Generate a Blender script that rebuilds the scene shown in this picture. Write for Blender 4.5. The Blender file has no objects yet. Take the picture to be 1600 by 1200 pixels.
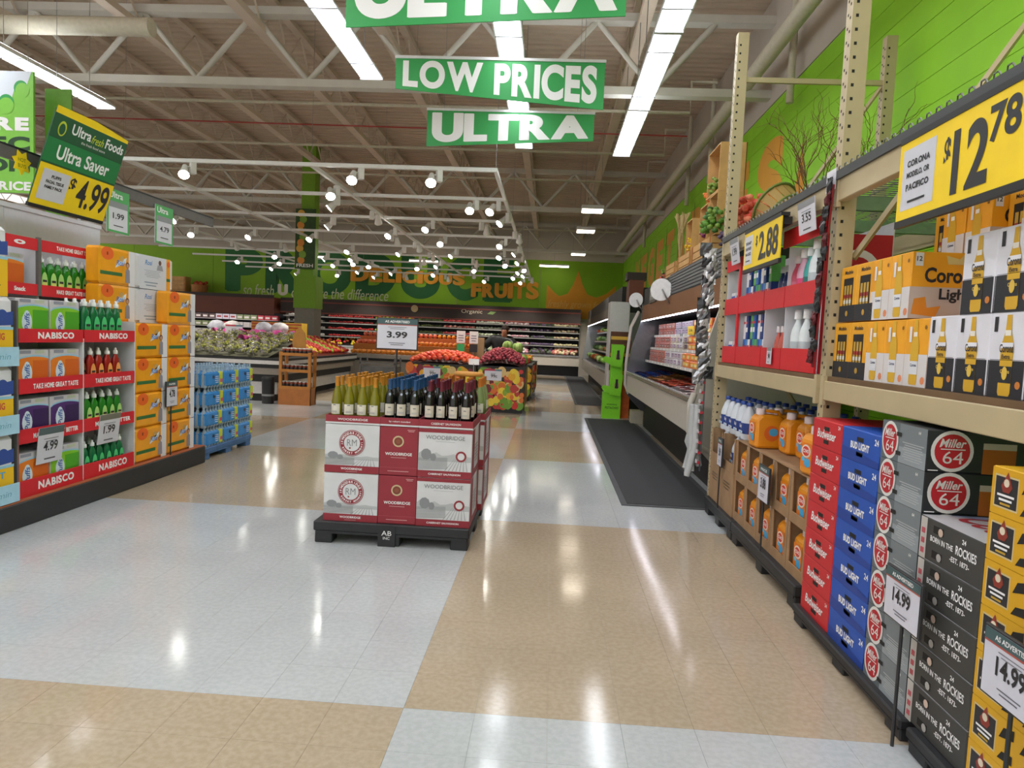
import bpy, math, random
from mathutils import Vector, Matrix
sc = bpy.context.scene
C = sc.collection
rnd = random.Random(11)
PI = math.pi
# ---------------------------------------------------------------- camera
YAW, PITCH, ROLL, EYE = -0.0535, 0.0671, 0.0444, 1.586
fwd = Vector((math.sin(YAW), math.cos(YAW), 0)); rgt = Vector((math.cos(YAW), -math.sin(YAW), 0)); upv = Vector((0, 0, 1))
F_ = fwd * math.cos(PITCH) - upv * math.sin(PITCH); U_ = upv * math.cos(PITCH) + fwd * math.sin(PITCH)
R3 = rgt * math.cos(ROLL) + U_ * math.sin(ROLL); U3 = U_ * math.cos(ROLL) - rgt * math.sin(ROLL)
cam = bpy.data.objects.new('camera', bpy.data.cameras.new('camera')); C.objects.link(cam)
cam.data.sensor_width = 36; cam.data.lens = 24; cam.data.clip_start = .05; cam.data.clip_end = 200
cam.matrix_world = Matrix(((R3.x, U3.x, -F_.x, 0), (R3.y, U3.y, -F_.y, 0), (R3.z, U3.z, -F_.z, EYE), (0, 0, 0, 1)))
sc.camera = cam
# ---------------------------------------------------------------- ambient light of the rest of the hall, exposure
w = bpy.data.worlds.new('hall_ambient'); sc.world = w; w.use_nodes = True
w.node_tree.nodes['Background'].inputs[0].default_value = (1.0, .95, .89, 1)
w.node_tree.nodes['Background'].inputs[1].default_value = 1.0
sc.view_settings.view_transform = 'Standard'; sc.view_settings.look = 'None'
sc.view_settings.gamma = 1; sc.view_settings.use_curve_mapping = False
sc.view_settings.exposure = 0.3
STRIP_POWER, PENDANT_POWER, SPOT_W, ADDED_UPLIGHT = 8.6, 9.0, 280.0, 13.0
# ---------------------------------------------------------------- materials
def lin(h):
    h = h.lstrip('#'); o = []
    for i in (0, 2, 4):
        c = int(h[i:i + 2], 16) / 255
        o.append(c / 12.92 if c <= .04045 else ((c + .055) / 1.055) ** 2.4)
    return (*o, 1)
_mc = {}
def mat(h, r=.55, m=0., n=.07, s=18., e=0., t=0., bump=0., coat=0.):
    k = (h, r, m, n, s, e, t, bump, coat)
    if k in _mc: return _mc[k]
    M = bpy.data.materials.new('mat_' + h.strip('#')); M.use_nodes = True
    nt = M.node_tree; b = nt.nodes['Principled BSDF']; col = lin(h)
    b.inputs['Roughness'].default_value = r; b.inputs['Metallic'].default_value = m
    b.inputs['Base Color'].default_value = col
    if t: b.inputs['Transmission Weight'].default_value = t
    if coat: b.inputs['Coat Weight'].default_value = coat
    if e:
        b.inputs['Emission Color'].default_value = col; b.inputs['Emission Strength'].default_value = e
    if n or bump:
        tc = nt.nodes.new('ShaderNodeTexCoord'); nz = nt.nodes.new('ShaderNodeTexNoise')
        nz.inputs['Scale'].default_value = s; nz.inputs['Detail'].default_value = 3
        nt.links.new(tc.outputs['Object'], nz.inputs['Vector'])
        if n:
            mr = nt.nodes.new('ShaderNodeMapRange'); mr.inputs[1].default_value = .3; mr.inputs[2].default_value = .7
            mr.inputs[3].default_value = 1 - n; mr.inputs[4].default_value = 1 + n
            hs = nt.nodes.new('ShaderNodeHueSaturation'); hs.inputs['Color'].default_value = col
            nt.links.new(nz.outputs[0], mr.inputs[0]); nt.links.new(mr.outputs[0], hs.inputs['Value'])
            nt.links.new(hs.outputs[0], b.inputs['Base Color'])
        if bump:
            bp = nt.nodes.new('ShaderNodeBump'); bp.inputs['Strength'].default_value = bump; bp.inputs['Distance'].default_value = .01
            nt.links.new(nz.outputs[0], bp.inputs['Height']); nt.links.new(bp.outputs[0], b.inputs['Normal'])
    _mc[k] = M
    return M
def speckle(name, h1, h2, r):
    "vinyl composition tile: base tone, fine flecks, slow mottling, waxed"
    M = bpy.data.materials.new(name); M.use_nodes = True; nt = M.node_tree; b = nt.nodes['Principled BSDF']
    ge = nt.nodes.new('ShaderNodeNewGeometry')
    n1 = nt.nodes.new('ShaderNodeTexNoise'); n1.inputs['Scale'].default_value = 38; n1.inputs['Detail'].default_value = 4
    n2 = nt.nodes.new('ShaderNodeTexNoise'); n2.inputs['Scale'].default_value = 1.3; n2.inputs['Detail'].default_value = 3
    rp = nt.nodes.new('ShaderNodeValToRGB'); rp.color_ramp.elements[0].position = .38; rp.color_ramp.elements[1].position = .62
    rp.color_ramp.elements[0].color = lin(h2); rp.color_ramp.elements[1].color = lin(h1)
    mr = nt.nodes.new('ShaderNodeMapRange'); mr.inputs[1].default_value = .3; mr.inputs[2].default_value = .7; mr.inputs[3].default_value = .93; mr.inputs[4].default_value = 1.05
    hs = nt.nodes.new('ShaderNodeHueSaturation'); L = nt.links.new
    L(ge.outputs['Position'], n1.inputs['Vector']); L(ge.outputs['Position'], n2.inputs['Vector'])
    L(n1.outputs[0], rp.inputs[0]); L(n2.outputs[0], mr.inputs[0]); L(mr.outputs[0], hs.inputs['Value']); L(rp.outputs[0], hs.inputs['Color'])
    L(hs.outputs[0], b.inputs['Base Color'])
    r2 = nt.nodes.new('ShaderNodeMapRange'); r2.inputs[1].default_value = .3; r2.inputs[2].default_value = .7; r2.inputs[3].default_value = r * .75; r2.inputs[4].default_value = r * 1.35
    L(n2.outputs[0], r2.inputs[0]); L(r2.outputs[0], b.inputs['Roughness'])
    bp = nt.nodes.new('ShaderNodeBump'); bp.inputs['Strength'].default_value = .05; bp.inputs['Distance'].default_value = .004
    n3 = nt.nodes.new('ShaderNodeTexNoise'); n3.inputs['Scale'].default_value = 9; L(ge.outputs['Position'], n3.inputs['Vector'])
    L(n3.outputs[0], bp.inputs['Height']); L(bp.outputs[0], b.inputs['Normal'])
    return M
def card(h): return mat(h, .5, 0, .05, 6)
def paint(h): return mat(h, .6, 0, .04, 3)
def ink(h): return mat(h, .5, 0, 0)
WHITE = card('#e4e4e6'); BLACK = mat('#1b1b1d', .5); INK = ink('#26262a'); INKW = ink('#ececec'); GREY = mat('#8a8b8d', .5)
STEEL = mat('#9a9a9a', .3, .8); DARK = mat('#242426', .6); CARDB = mat('#9a7a58', .8, 0, .1, 8); YEL = card('#f2cf10'); RED = card('#cf1c28')
# ---------------------------------------------------------------- text geometry
_tc = {}
def text_geo(s, bold=.0, shear=0., sp=1., res=3):
    k = (s, bold, shear, sp, res)
    if k in _tc: return _tc[k]
    cu = bpy.data.curves.new('t', 'FONT'); cu.body = s; cu.offset = bold; cu.shear = shear; cu.space_character = sp; cu.resolution_u = res
    ob = bpy.data.objects.new('t', cu); C.objects.link(ob)
    dg = bpy.context.evaluated_depsgraph_get(); ev = ob.evaluated_get(dg); me = ev.to_mesh()
    vs = [(v.co.x, v.co.y) for v in me.vertices]; fs = [tuple(p.vertices) for p in me.polygons]
    if me.polygons and sum(p.normal.z for p in me.polygons) < 0: fs = [f[::-1] for f in fs]
    ev.to_mesh_clear(); bpy.data.objects.remove(ob); bpy.data.curves.remove(cu)
    x0 = min(v[0] for v in vs); x1 = max(v[0] for v in vs); y0 = min(v[1] for v in vs); y1 = max(v[1] for v in vs)
    vs = [(v[0] - x0, v[1] - y0) for v in vs]
    _tc[k] = (vs, fs, x1 - x0, y1 - y0)
    return _tc[k]
def heavy_geo(s, bold, shear, res):
    "capitals and figures set glyph by glyph so that heavy strokes never run into each other"
    vs, fs, x = [], [], 0.
    for ch in s:
        if ch == ' ': x += .32; continue
        v, f, W, H = text_geo(ch, bold, shear, 1., res); b = len(vs)
        vs += [(a + x, c) for a, c in v]; fs += [tuple(i + b for i in q) for q in f]; x += W + .05
    return vs, fs, max(v[0] for v in vs), max(v[1] for v in vs)
# ---------------------------------------------------------------- mesh builder
class MB:
    def __init__(s): s.v = []; s.f = []; s.mi = []; s.sm = []; s.mats = []
    def add(s, vs, fs, m, smooth=False):
        if m not in s.mats: s.mats.append(m)
        k = s.mats.index(m); b = len(s.v)
        s.v.extend(vs)
        for f in fs: s.f.append(tuple(i + b for i in f)); s.mi.append(k); s.sm.append(smooth)
        return s
    def box(s, x0, x1, y0, y1, z0, z1, m, b=0.):
        if x0 > x1: x0, x1 = x1, x0
        if y0 > y1: y0, y1 = y1, y0
        if b <= 0:
            vs = [(x, y, z) for z in (z0, z1) for y in (y0, y1) for x in (x0, x1)]
            return s.add(vs, [(0, 2, 3, 1), (4, 5, 7, 6), (0, 1, 5, 4), (2, 6, 7, 3), (0, 4, 6, 2), (1, 3, 7, 5)], m)
        vs = []; ix = {}
        X = (x0, x1); Y = (y0, y1); Z = (z0, z1)
        for i in (0, 1):
            for j in (0, 1):
                for k in (0, 1):
                    dx = b if i == 0 else -b; dy = b if j == 0 else -b; dz = b if k == 0 else -b
                    ix[i, j, k] = len(vs)
                    vs += [(X[i], Y[j] + dy, Z[k] + dz), (X[i] + dx, Y[j], Z[k] + dz), (X[i] + dx, Y[j] + dy, Z[k])]
        fs = []
        g = lambda i, j, k, a: ix[i, j, k] + a
        for i in (0, 1):
            q = [g(i, 0, 0, 0), g(i, 1, 0, 0), g(i, 1, 1, 0), g(i, 0, 1, 0)]; fs.append(q if i else q[::-1])
            q = [g(0, i, 0, 1), g(0, i, 1, 1), g(1, i, 1, 1), g(1, i, 0, 1)]; fs.append(q if i else q[::-1])
            q = [g(0, 0, i, 2), g(1, 0, i, 2), g(1, 1, i, 2), g(0, 1, i, 2)]; fs.append(q if i else q[::-1])
        for i in (0, 1):
            for j in (0, 1):
                q = [g(i, j, 0, 0), g(i, j, 0, 1), g(i, j, 1, 1), g(i, j, 1, 0)]; fs.append(q if i != j else q[::-1])
                q = [g(i, 0, j, 0), g(i, 0, j, 2), g(i, 1, j, 2), g(i, 1, j, 0)]; fs.append(q[::-1] if i != j else q)
                q = [g(0, i, j, 1), g(0, i, j, 2), g(1, i, j, 2), g(1, i, j, 1)]; fs.append(q if i != j else q[::-1])
                for k in (0, 1):
                    t = [g(i, j, k, 0), g(i, j, k, 1), g(i, j, k, 2)]; fs.append(t if (i + j + k) % 2 else t[::-1])
        return s.add(vs, [tuple(f) for f in fs], m)
    def quad(s, a, b, c, d, m): return s.add([a, b, c, d], [(0, 1, 2, 3)], m)
    def prism(s, pts, ax, a0, a1, m):
        "extrude polygon pts (2-d, in the two axes other than ax) from a0 to a1 along ax"
        def P(p, a): return (a, p[0], p[1]) if ax == 'x' else (p[0], a, p[1]) if ax == 'y' else (p[0], p[1], a)
        n = len(pts); vs = [P(p, a0) for p in pts] + [P(p, a1) for p in pts]
        ar = sum(pts[i][0] * pts[(i + 1) % n][1] - pts[(i + 1) % n][0] * pts[i][1] for i in range(n))
        pos = (ar > 0) == (a1 > a0)
        if ax == 'y': pos = not pos
        fs = [tuple(range(n))[::-1], tuple(range(n, 2 * n))] + [(i, (i + 1) % n, n + (i + 1) % n, n + i) for i in range(n)]
        if not pos: fs = [f[::-1] for f in fs]
        return s.add(vs, fs, m)
    def tube(s, pts, r, m, n=8, caps=True):
        pts = [Vector(p) for p in pts]; rs = r if isinstance(r, (list, tuple)) else [r] * len(pts)
        vs = []; fs = []; ref = None
        for i, p in enumerate(pts):
            d = (pts[min(i + 1, len(pts) - 1)] - pts[max(i - 1, 0)]).normalized()
            if ref is None: ref = Vector((0, 0, 1)) if abs(d.z) < .9 else Vector((1, 0, 0))
            a = (ref - d * ref.dot(d)).normalized(); ref = a; b = d.cross(a)
            for k in range(n):
                t = 2 * PI * k / n; vs.append(tuple(p + (a * math.cos(t) + b * math.sin(t)) * rs[i]))
        for i in range(len(pts) - 1):
            for k in range(n): fs.append((i * n + k, i * n + (k + 1) % n, (i + 1) * n + (k + 1) % n, (i + 1) * n + k))
        s.add(vs, fs, m, n > 5)
        if caps: s.add([vs[k] for k in range(n)], [tuple(range(n))[::-1]], m); s.add(vs[-n:], [tuple(range(n))], m)
        return s
    def lathe(s, prof, m, n=12, c=(0, 0, 0), sx=1., sy=1.):
        vs = []; fs = []
        for r, z in prof:
            for k in range(n):
                t = 2 * PI * k / n; vs.append((c[0] + r * sx * math.cos(t), c[1] + r * sy * math.sin(t), c[2] + z))
        for i in range(len(prof) - 1):
            for k in range(n): fs.append((i * n + k, i * n + (k + 1) % n, (i + 1) * n + (k + 1) % n, (i + 1) * n + k))
        s.add(vs, fs, m, True)
        if prof[0][0] > 1e-5: s.add(vs[:n], [tuple(range(n))[::-1]], m)
        if prof[-1][0] > 1e-5: s.add(vs[-n:], [tuple(range(n))], m)
        return s
    def blob(s, c, rx, ry, rz, m, n=8, k=5, jit=0.):
        prof = [(math.sin(PI * i / k), -math.cos(PI * i / k)) for i in range(k + 1)]
        vs = []; fs = []
        for r, z in prof:
            for q in range(n):
                t = 2 * PI * q / n; j = 1 + (rnd.uniform(-jit, jit) if jit else 0)
                vs.append((c[0] + rx * r * math.cos(t) * j, c[1] + ry * r * math.sin(t) * j, c[2] + rz * z))
        for i in range(k):
            for q in range(n): fs.append((i * n + q, i * n + (q + 1) % n, (i + 1) * n + (q + 1) % n, (i + 1) * n + q))
        return s.add(vs, fs, m, True)
    def mesh(s, name='m'):
        me = bpy.data.meshes.new(name); me.from_pydata([tuple(v) for v in s.v], [], s.f); me.validate()
        for m in s.mats: me.materials.append(m)
        if len(me.polygons) == len(s.mi):
            me.polygons.foreach_set('material_index', s.mi); me.polygons.foreach_set('use_smooth', s.sm)
        else:
            bykey = {}
            for f, k, q in zip(s.f, s.mi, s.sm): bykey[frozenset(f)] = (k, q)
            for p in me.polygons:
                k, q = bykey.get(frozenset(p.vertices), (0, False)); p.material_index = k; p.use_smooth = q
        me.update(); return me
    def obj(s, name, parent=None, loc=(0, 0, 0), rz=0, **kw): return O(name, s.mesh(name), parent, loc, rz, **kw)
class Face:
    "flat print on a plane: o origin, u right, v up"
    def __init__(s, mb, o, u, v, step=.0009):
        s.mb = mb; s.o = Vector(o); s.u = Vector(u).normalized(); s.vv = Vector(v).normalized(); s.n = s.u.cross(s.vv); s.st = step
    def P(s, a, b, l): return tuple(s.o + s.u * a + s.vv * b + s.n * (s.st * l))
    def poly(s, pts, m, l=1): s.mb.add([s.P(a, b, l) for a, b in pts], [tuple(range(len(pts)))], m); return s
    def rect(s, a0, b0, a1, b1, m, l=1): return s.poly([(a0, b0), (a1, b0), (a1, b1), (a0, b1)], m, l)
    def disc(s, a, b, r, m, l=1, ry=None, n=20):
        ry = ry or r; return s.poly([(a + r * math.cos(2 * PI * i / n), b + ry * math.sin(2 * PI * i / n)) for i in range(n)], m, l)
    def text(s, t, a, b, h, m, l=2, w=None, bold=.02, al='C', shear=0., warp=None, fat=0.):
        "bbox centred at a (or left / right aligned), baseline b, bbox height h, optional bbox width w"
        rs = 8 if h > .1 else 3
        vs, fs, W, H = heavy_geo(t, bold, shear, rs) if bold > .03 and len(t) > 1 and t.replace(' ', '').isalpha() and t.isupper() and 'Q' not in t else text_geo(t, bold, shear, 1., rs)
        ky = h / H; kx = (w / W) if w else ky; W2 = W * kx
        a0 = a - W2 / 2 if al == 'C' else a if al == 'L' else a - W2
        pts = [(a0 + x * kx, b + y * ky) for x, y in vs]
        for i, (du, dv) in enumerate(((0, 0), (-1, 0), (1, 0), (0, -.6), (0, .6)) if fat else ((0, 0),)):
            q2 = [(x + du * fat, y + dv * fat) for x, y in pts]
            if warp: q2 = [warp(*q) for q in q2]
            s.mb.add([s.P(x, y, l + .1 * i) for x, y in q2], fs, m)
        return s
    def arc_text(s, t, a, b, r, h, m, l=3, mid=PI / 2, cw=True, bold=.03):
        for i, ch in enumerate(t):
            if ch == ' ': continue
            vs, fs, W, H = text_geo(ch, bold); k = h / .73
            off = (i - (len(t) - 1) / 2) * h * 1.15 / r; th = mid - off if cw else mid + off
            e = Vector((math.cos(th), math.sin(th))); tx = Vector((e.y, -e.x)) if cw else Vector((-e.y, e.x)); ty = e if cw else -e
            pts = [Vector((a, b)) + e * r + tx * ((x - W / 2) * k) + ty * ((y - H / 2) * k) for x, y in vs]
            s.mb.add([s.P(q.x, q.y, l) for q in pts], fs, m)
        return s
    def lines(s, a0, b0, a1, b1, n, m, l=2, fill=.4):
        "n rows of print too fine to read"
        h = (b1 - b0) / n
        for i in range(n):
            x1 = a0 + (a1 - a0) * (.72 + .28 * ((i * 37 % 10) / 9)); c = (a0 + a1) / 2; hw = (x1 - a0) / 2
            s.rect(c - hw, b0 + h * i, c + hw, b0 + h * (i + fill), m, l)
        return s
def front(mb, w, d): return Face(mb, (0, -d / 2, 0), (1, 0, 0), (0, 0, 1))
def right(mb, w, d): return Face(mb, (w / 2, 0, 0), (0, 1, 0), (0, 0, 1))
def left(mb, w, d): return Face(mb, (-w / 2, 0, 0), (0, -1, 0), (0, 0, 1))
def top(mb, h): return Face(mb, (0, 0, h), (1, 0, 0), (0, 1, 0))
# ---------------------------------------------------------------- objects
def O(name, me, parent=None, loc=(0, 0, 0), rz=0, label=None, cat=None, group=None, kind=None):
    o = bpy.data.objects.new(name, me); C.objects.link(o); o.location = loc
    o.rotation_euler = rz if isinstance(rz, tuple) else (0, 0, rz)
    if parent is not None: o.parent = parent
    if label: o['label'] = label
    if cat: o['category'] = cat
    if group: o['group'] = group
    if kind: o['kind'] = kind
    return o
def thing(name, label, cat, loc=(0, 0, 0), rz=0, group=None): return O(name, None, None, loc, rz, label, cat, group)
def dup(root, parent=None):
    c = root.copy(); C.objects.link(c); c.parent = parent
    for ch in root.children: dup(ch, c)
    return c
class Proto:
    def __init__(s, root): s.r = root; s.used = False
    def put(s, loc, rz=0, label=None, group=None, sc=None):
        o = dup(s.r) if s.used else s.r; s.used = True
        o.location = loc; o.rotation_euler = rz if isinstance(rz, tuple) else (0, 0, rz)
        if sc: o.scale = sc if isinstance(sc, tuple) else (sc, sc, sc)
        if label: o['label'] = label
        if group: o['group'] = group
        return o
ORD = ['bottom', 'second', 'third', 'fourth', 'fifth', 'sixth', 'seventh', 'eighth', 'ninth', 'tenth']
def nth(i, n): return 'bottom' if i == 0 else 'topmost' if i == n - 1 else ORD[i] + ' from the bottom'
ROR, ROL = -PI / 2, PI / 2      # fronts turned to the aisle: stock on the right side, stock on the left side
# ================================================================ the hall
XR, YB, ZD, ZG = 3.2, 32.0, 7.0, 5.3
VW = speckle('vinyl_white', '#bcc0c2', '#b4b8ba', .11); VT = speckle('vinyl_tan', '#b5a58f', '#ab9b84', .11)
mb = MB(); mb.box(-24, XR, -6, YB, -.2, -.0035, mat('#a09a8e', .8))
floor = mb.obj('floor', kind='structure')
T = .3048; X0, Y0 = -.548, 2.774
tw = MB().box(-T / 2 + .0005, T / 2 - .0005, -T / 2 + .0005, T / 2 - .0005, -.003, 0, VW).mesh('tile')
tt = MB().box(-T / 2 + .0005, T / 2 - .0005, -T / 2 + .0005, T / 2 - .0005, -.003, 0, VT).mesh('tile')
cells = []
for i in range(-76, 13):
    for j in range(-30, 97):
        x, y = X0 + (i + .5) * T, Y0 + (j + .5) * T
        if x > XR - .1 or y > YB - .1 or y < -5.8: continue
        tan = ((math.floor(i / 12) + math.floor(j / 10)) % 2) == 0
        vis = y > 1.9 and -3.9 < x < 1.5 and abs(x + .05 * y) < .8 * y
        cells.append((0 if vis else 1, y + abs(x) * .3, x, y, tan))
cells.sort()
field = MB()
for q, (a, b, x, y, tan) in enumerate(cells):
    if q < 300: O('tile', tt if tan else tw, floor, (x, y, 0))
    else:
        h = T / 2 - .0005; field.add([(x - h, y - h, 0), (x + h, y - h, 0), (x + h, y + h, 0), (x - h, y + h, 0)], [(0, 1, 2, 3)], VT if tan else VW)
field.obj('tile_field', floor, kind='stuff')
# right wall: painted block courses, bare band above
GW = mat('#90d222', .65, 0, .05, 2.5); GB = mat('#7fae12', .65, 0, .06, 1.2); BAND = mat('#bdb4a8', .8, 0, .05, 2)
wr = MB().box(XR + .02, XR + .3, -6, YB, 0, ZD + .3, mat('#5d8f14', .8)).obj('wall_right', kind='structure')
ch = .2545; z = 5.3
course = MB().box(-.021, 0, -6, YB, 0, ch - .005, GW).mesh('block_course')
while z > 0.1:
    z -= ch
    if z > 0: O('block_course', course, wr, (XR + .02, 0, z))
MB().box(XR - .012, XR + .02, -6, YB, ZG, ZD, BAND).obj('upper_band', wr)
wb = MB().box(-24, XR + .3, YB, YB + .3, 0, ZD + .3, BAND).obj('wall_back', kind='structure')
for k in range(7): MB().box(-24 + k * 3.9, -24 + k * 3.9 + 3.885, YB - .02, YB, 2.6, 5.25, GB).obj('mural_panel', wb)
Fb = lambda m: Face(m, (0, YB - .02, 0), (1, 0, 0), (0, 0, 1), .004)
DG = paint('#0e5c26'); DG2 = paint('#1d6b2c'); ORG = paint('#d8921c'); PALE = paint('#c9cfa8')
for t, a0, a1 in (('P', -15.61, -13.8), ('R', -13.65, -11.85), ('O', -11.63, -9.5), ('D', -9.31, -7.39), ('U', -7.15, -5.3), ('C', -5.0, -3.5), ('E', -3.26, -1.88)):
    m = MB(); Fb(m).text(t, (a0 + a1) / 2, 3.28, 1.97, DG if t in 'RODU' else DG2, 1, w=a1 - a0 - .16, bold=.04, fat=.09); m.obj('mural_letter', wb)
m = MB(); Fb(m).text('so fresh', -13.98, 3.06, .55, PALE, 2, w=1.5, shear=.2, bold=.0); m.obj('mural_script', wb)
m = MB(); Fb(m).text('U', -12.8, 3.14, .5, paint('#d9d4c4'), 3, w=.44, bold=.04, fat=.03); m.obj('mural_script', wb)
m = MB(); Fb(m).text('can taste the difference', -10.05, 3.06, .5, PALE, 2, w=4.65, shear=.2, bold=.0); m.obj('mural_script', wb)
m = MB(); fb = Fb(m)
fb.poly([(-.29, 2.62), (2.75, 2.62), (2.9, 4.2), (2.45, 3.8), (2.0, 3.62), (1.6, 3.75), (1.35, 4.2), (1.14, 4.82), (.93, 4.2), (.68, 3.75), (.3, 3.62), (.05, 3.8), (-.29, 4.15)], ORG, 1)
m.obj('mural_crown', wb)
m = MB(); Fb(m).text('freshly grown for U', 1.25, 3.02, .42, paint('#e0ad58'), 3, w=2.9, shear=.25, bold=0); m.obj('mural_script', wb)
x = -9.5
for t, ww, h in (('D', .8, .66), ('E', .55, .62), ('L', .5, .6), ('I', .2, .58), ('C', .62, .56), ('I', .2, .55), ('O', .62, .54), ('U', .55, .52), ('S', .5, .5)):
    m = MB(); Face(m, (0, YB - .09, 0), (1, 0, 0), (0, 0, 1), .002).text(t, x + ww / 2, 3.95, h, paint('#e09a22'), 1, w=ww, bold=.03, fat=.035)
    m.obj('sign_letter', wb); x += ww + .1
x = -3.78
for t, ww, h in (('F', .42, .6), ('R', .5, .62), ('U', .52, .65), ('I', .18, .68), ('T', .5, .72), ('S', .52, .78)):
    m = MB(); Face(m, (0, YB - .09, 0), (1, 0, 0), (0, 0, 1), .002).text(t, x + ww / 2, 3.44, h, paint('#e09a22'), 1, w=ww, bold=.03, fat=.035)
    m.obj('sign_letter', wb); x += ww + .09
for o in [c for c in wb.children if c.name.startswith('sign_letter')]:
    s2 = o.modifiers.new('depth', 'SOLIDIFY'); s2.thickness = .07; s2.offset = -1
# right wall mural, far part
for k, t in enumerate('VEGETABLES'):
    m = MB(); y = 26.5 - k * 1.75
    Face(m, (XR - .003, 0, 0), (0, -1, 0), (0, 0, 1), .003).text(t, -y, 3.5, 1.25, paint('#e0a238'), 1, w=1.25, bold=.06); m.obj('mural_letter', wr)
for k in range(9):
    m = MB(); y = 12.5 + k * 1.9; Face(m, (XR - .003, 0, 0), (0, -1, 0), (0, 0, 1), .003).poly([(-y, 3.1), (-y + .1, 3.1), (-y + .02, 4.9), (-y - .02, 4.9)], paint('#4c7a18'), 3)
    m.obj('mural_stroke', wr)
m = MB(); Face(m, (XR - .003, 0, 0), (0, -1, 0), (0, 0, 1), .003).poly([(-9.8, 3.0), (-9.1, 3.0), (-9.4, 4.35)], ORG, 1); m.obj('mural_stroke', wr)
# roof deck, joists, trusses
DECK = mat('#c2b09c', .75, 0, .07, 1.5); JO = mat('#c9b8a6', .7, 0, .06, 2); TR = mat('#c6c2b8', .6, 0, .05, 4)
m = MB(); y = -6.0; pr = []
while y < YB:
    pr += [(y, ZD), (y + .09, ZD), (y + .11, ZD + .045), (y + .2, ZD + .045)]; y += .22
pts = [(a, b) for a, b in pr]
vs = [(x, a, b) for x in (-24, XR + .3) for a, b in pts]; n = len(pts)
m.add(vs, [(i, i + 1, n + i + 1, n + i) for i in range(n - 1)], DECK)
m.box(-24, XR + .3, -6, YB, ZD + .1, ZD + .25, DECK)
ceiling = m.obj('ceiling', kind='structure')
def joist(x):
    m = MB(); m.box(x - .07, x + .07, -6, YB, ZD - .09, ZD, JO); m.box(x - .09, x + .09, -6, YB, ZD - .74, ZD - .64, JO)
    y = -6; up = True
    while y < YB - .6:
        a = ZD - .08 if up else ZD - .66; b = ZD - .66 if up else ZD - .08
        m.tube([(x, y, a), (x, y + .55, b)], .018, JO, 4, False); y += .55; up = not up
    m.obj('joist', ceiling)
for k in range(13): joist(-22.85 + 2.0 * k)
def truss(y, x0=-24., x1=XR):
    t = O('truss', None, ceiling)
    MB().box(x0, x1, y - .09, y + .09, 5.42, 5.54, TR).obj('chord', t)
    MB().box(x0, x1, y - .1, y + .1, 6.52, 6.64, TR).obj('chord', t)
    x = X0 + .28
    wv = MB().tube([(0, 0, 5.53), (.9, 0, 6.54)], .05, TR, 6, False).mesh('web'); ww = MB().tube([(0, 0, 5.53), (-.9, 0, 6.54)], .042, TR, 6, False).mesh('web')
    xs = 1.4
    while xs > x0:
        O('web', wv, t, (xs, y, 0)); O('web', ww, t, (xs, y, 0)); xs -= 1.82
for y in (1.2, 11.0, 20.8, 30.4): truss(y)
PIP = mat('#c4bda9', .5)
def pipe(pts, r, name='pipe'): MB().tube(pts, r, PIP, 8).obj(name, ceiling)
pipe([(2.8, -6, 5.62), (2.8, YB, 5.62)], .11, 'main_pipe')
for y in (8.2, 12.7, 15.5, 18.2, 22.6, 26.4): pipe([(-23, y, 5.75), (2.3, y, 5.75), (2.3, y, 6.3), (2.75, y, 6.3)], .028, 'sprinkler_pipe')
for y in (9.6, 14.3, 16.6, 24.0): pipe([(3.05, y, 4.9), (3.05, y, 6.95)], .05, 'downpipe')
MB().tube([(-8.0, 9.0, 6.9), (-8.0, 9.0, 5.7), (-7.75, 9.1, 5.5), (-5.5, 9.1, 5.5)], .12, PIP, 10).obj('duct', ceiling)
MB().tube([(-20, 13.4, 5.62), (2.4, 13.4, 5.55)], .014, mat('#a03a34', .5), 6).obj('red_cable', ceiling)
# ---------------------------------------------------------------- ceiling lights
LAMP = mat('#f4f8ff', .5, 0, 0, e=STRIP_POWER); UPL = mat('#f4f8ff', .5, 0, 0, e=ADDED_UPLIGHT); LAMP2 = mat('#fff2dc', .5, 0, 0, e=PENDANT_POWER); HOUS = mat('#d9dbdc', .45, 0, .03)
def strip(L=2.42):
    t = thing('strip_light', 'x', 'ceiling light', group='strip lights in rows over the aisle')
    MB().prism([(-.16, 0), (-.06, .09), (.06, .09), (.16, 0), (.15, -.005), (-.15, -.005)], 'y', 0, L, HOUS).obj('housing', t)
    MB().box(-.135, .135, .03, L - .03, -.012, -.006, LAMP).obj('diffuser', t)
    MB().box(-.05, .05, .1, L - .1, .091, .096, UPL).obj('added_uplight', t)  # glowing strip added on top of the housing to brighten the ceiling
    for y in (.005, L - .02): MB().box(-.15, .15, y, y + .014, -.03, .02, HOUS).obj('end_plate', t)
    for y in (.5, L - .5): MB().box(-.15, .15, y - .012, y + .012, -.02, -.013, GREY).obj('louver_clip', t)
    MB().tube([(0, .4, .09), (0, .4, ZD - 4.9)], .006, STEEL, 4).obj('hanger', t); MB().tube([(0, L - .4, .09), (0, L - .4, ZD - 4.9)], .006, STEEL, 4).obj('hanger', t)
    return Proto(t)
ps = strip()
for x, y1, n, lab in ((1.09, 12.42, 7, 'long white strip light in the row beside the green wall'), (-.62, 12.1, 7, 'long white strip light in the row above the green hanging banners'),
                      (-2.5, 9.08, 5, 'long white strip light in the row left of the hanging banners'), (-7.1, 10.58, 6, 'long white strip light in the row above the scalloped green sign'),
                      (-9.2, 10.0, 6, 'added strip light out of view beyond the scalloped green sign'), (-4.5, 6.0, 4, 'added strip light out of view above the tilted price board')):  # invented rows out of view; the last brightens the left floor and display
    for k in range(n): ps.put((x, y1 - 2.44 * (k + 1), 4.9), 0, lab, lab)
t = thing('pendant_light', 'x', 'ceiling light')
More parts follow.
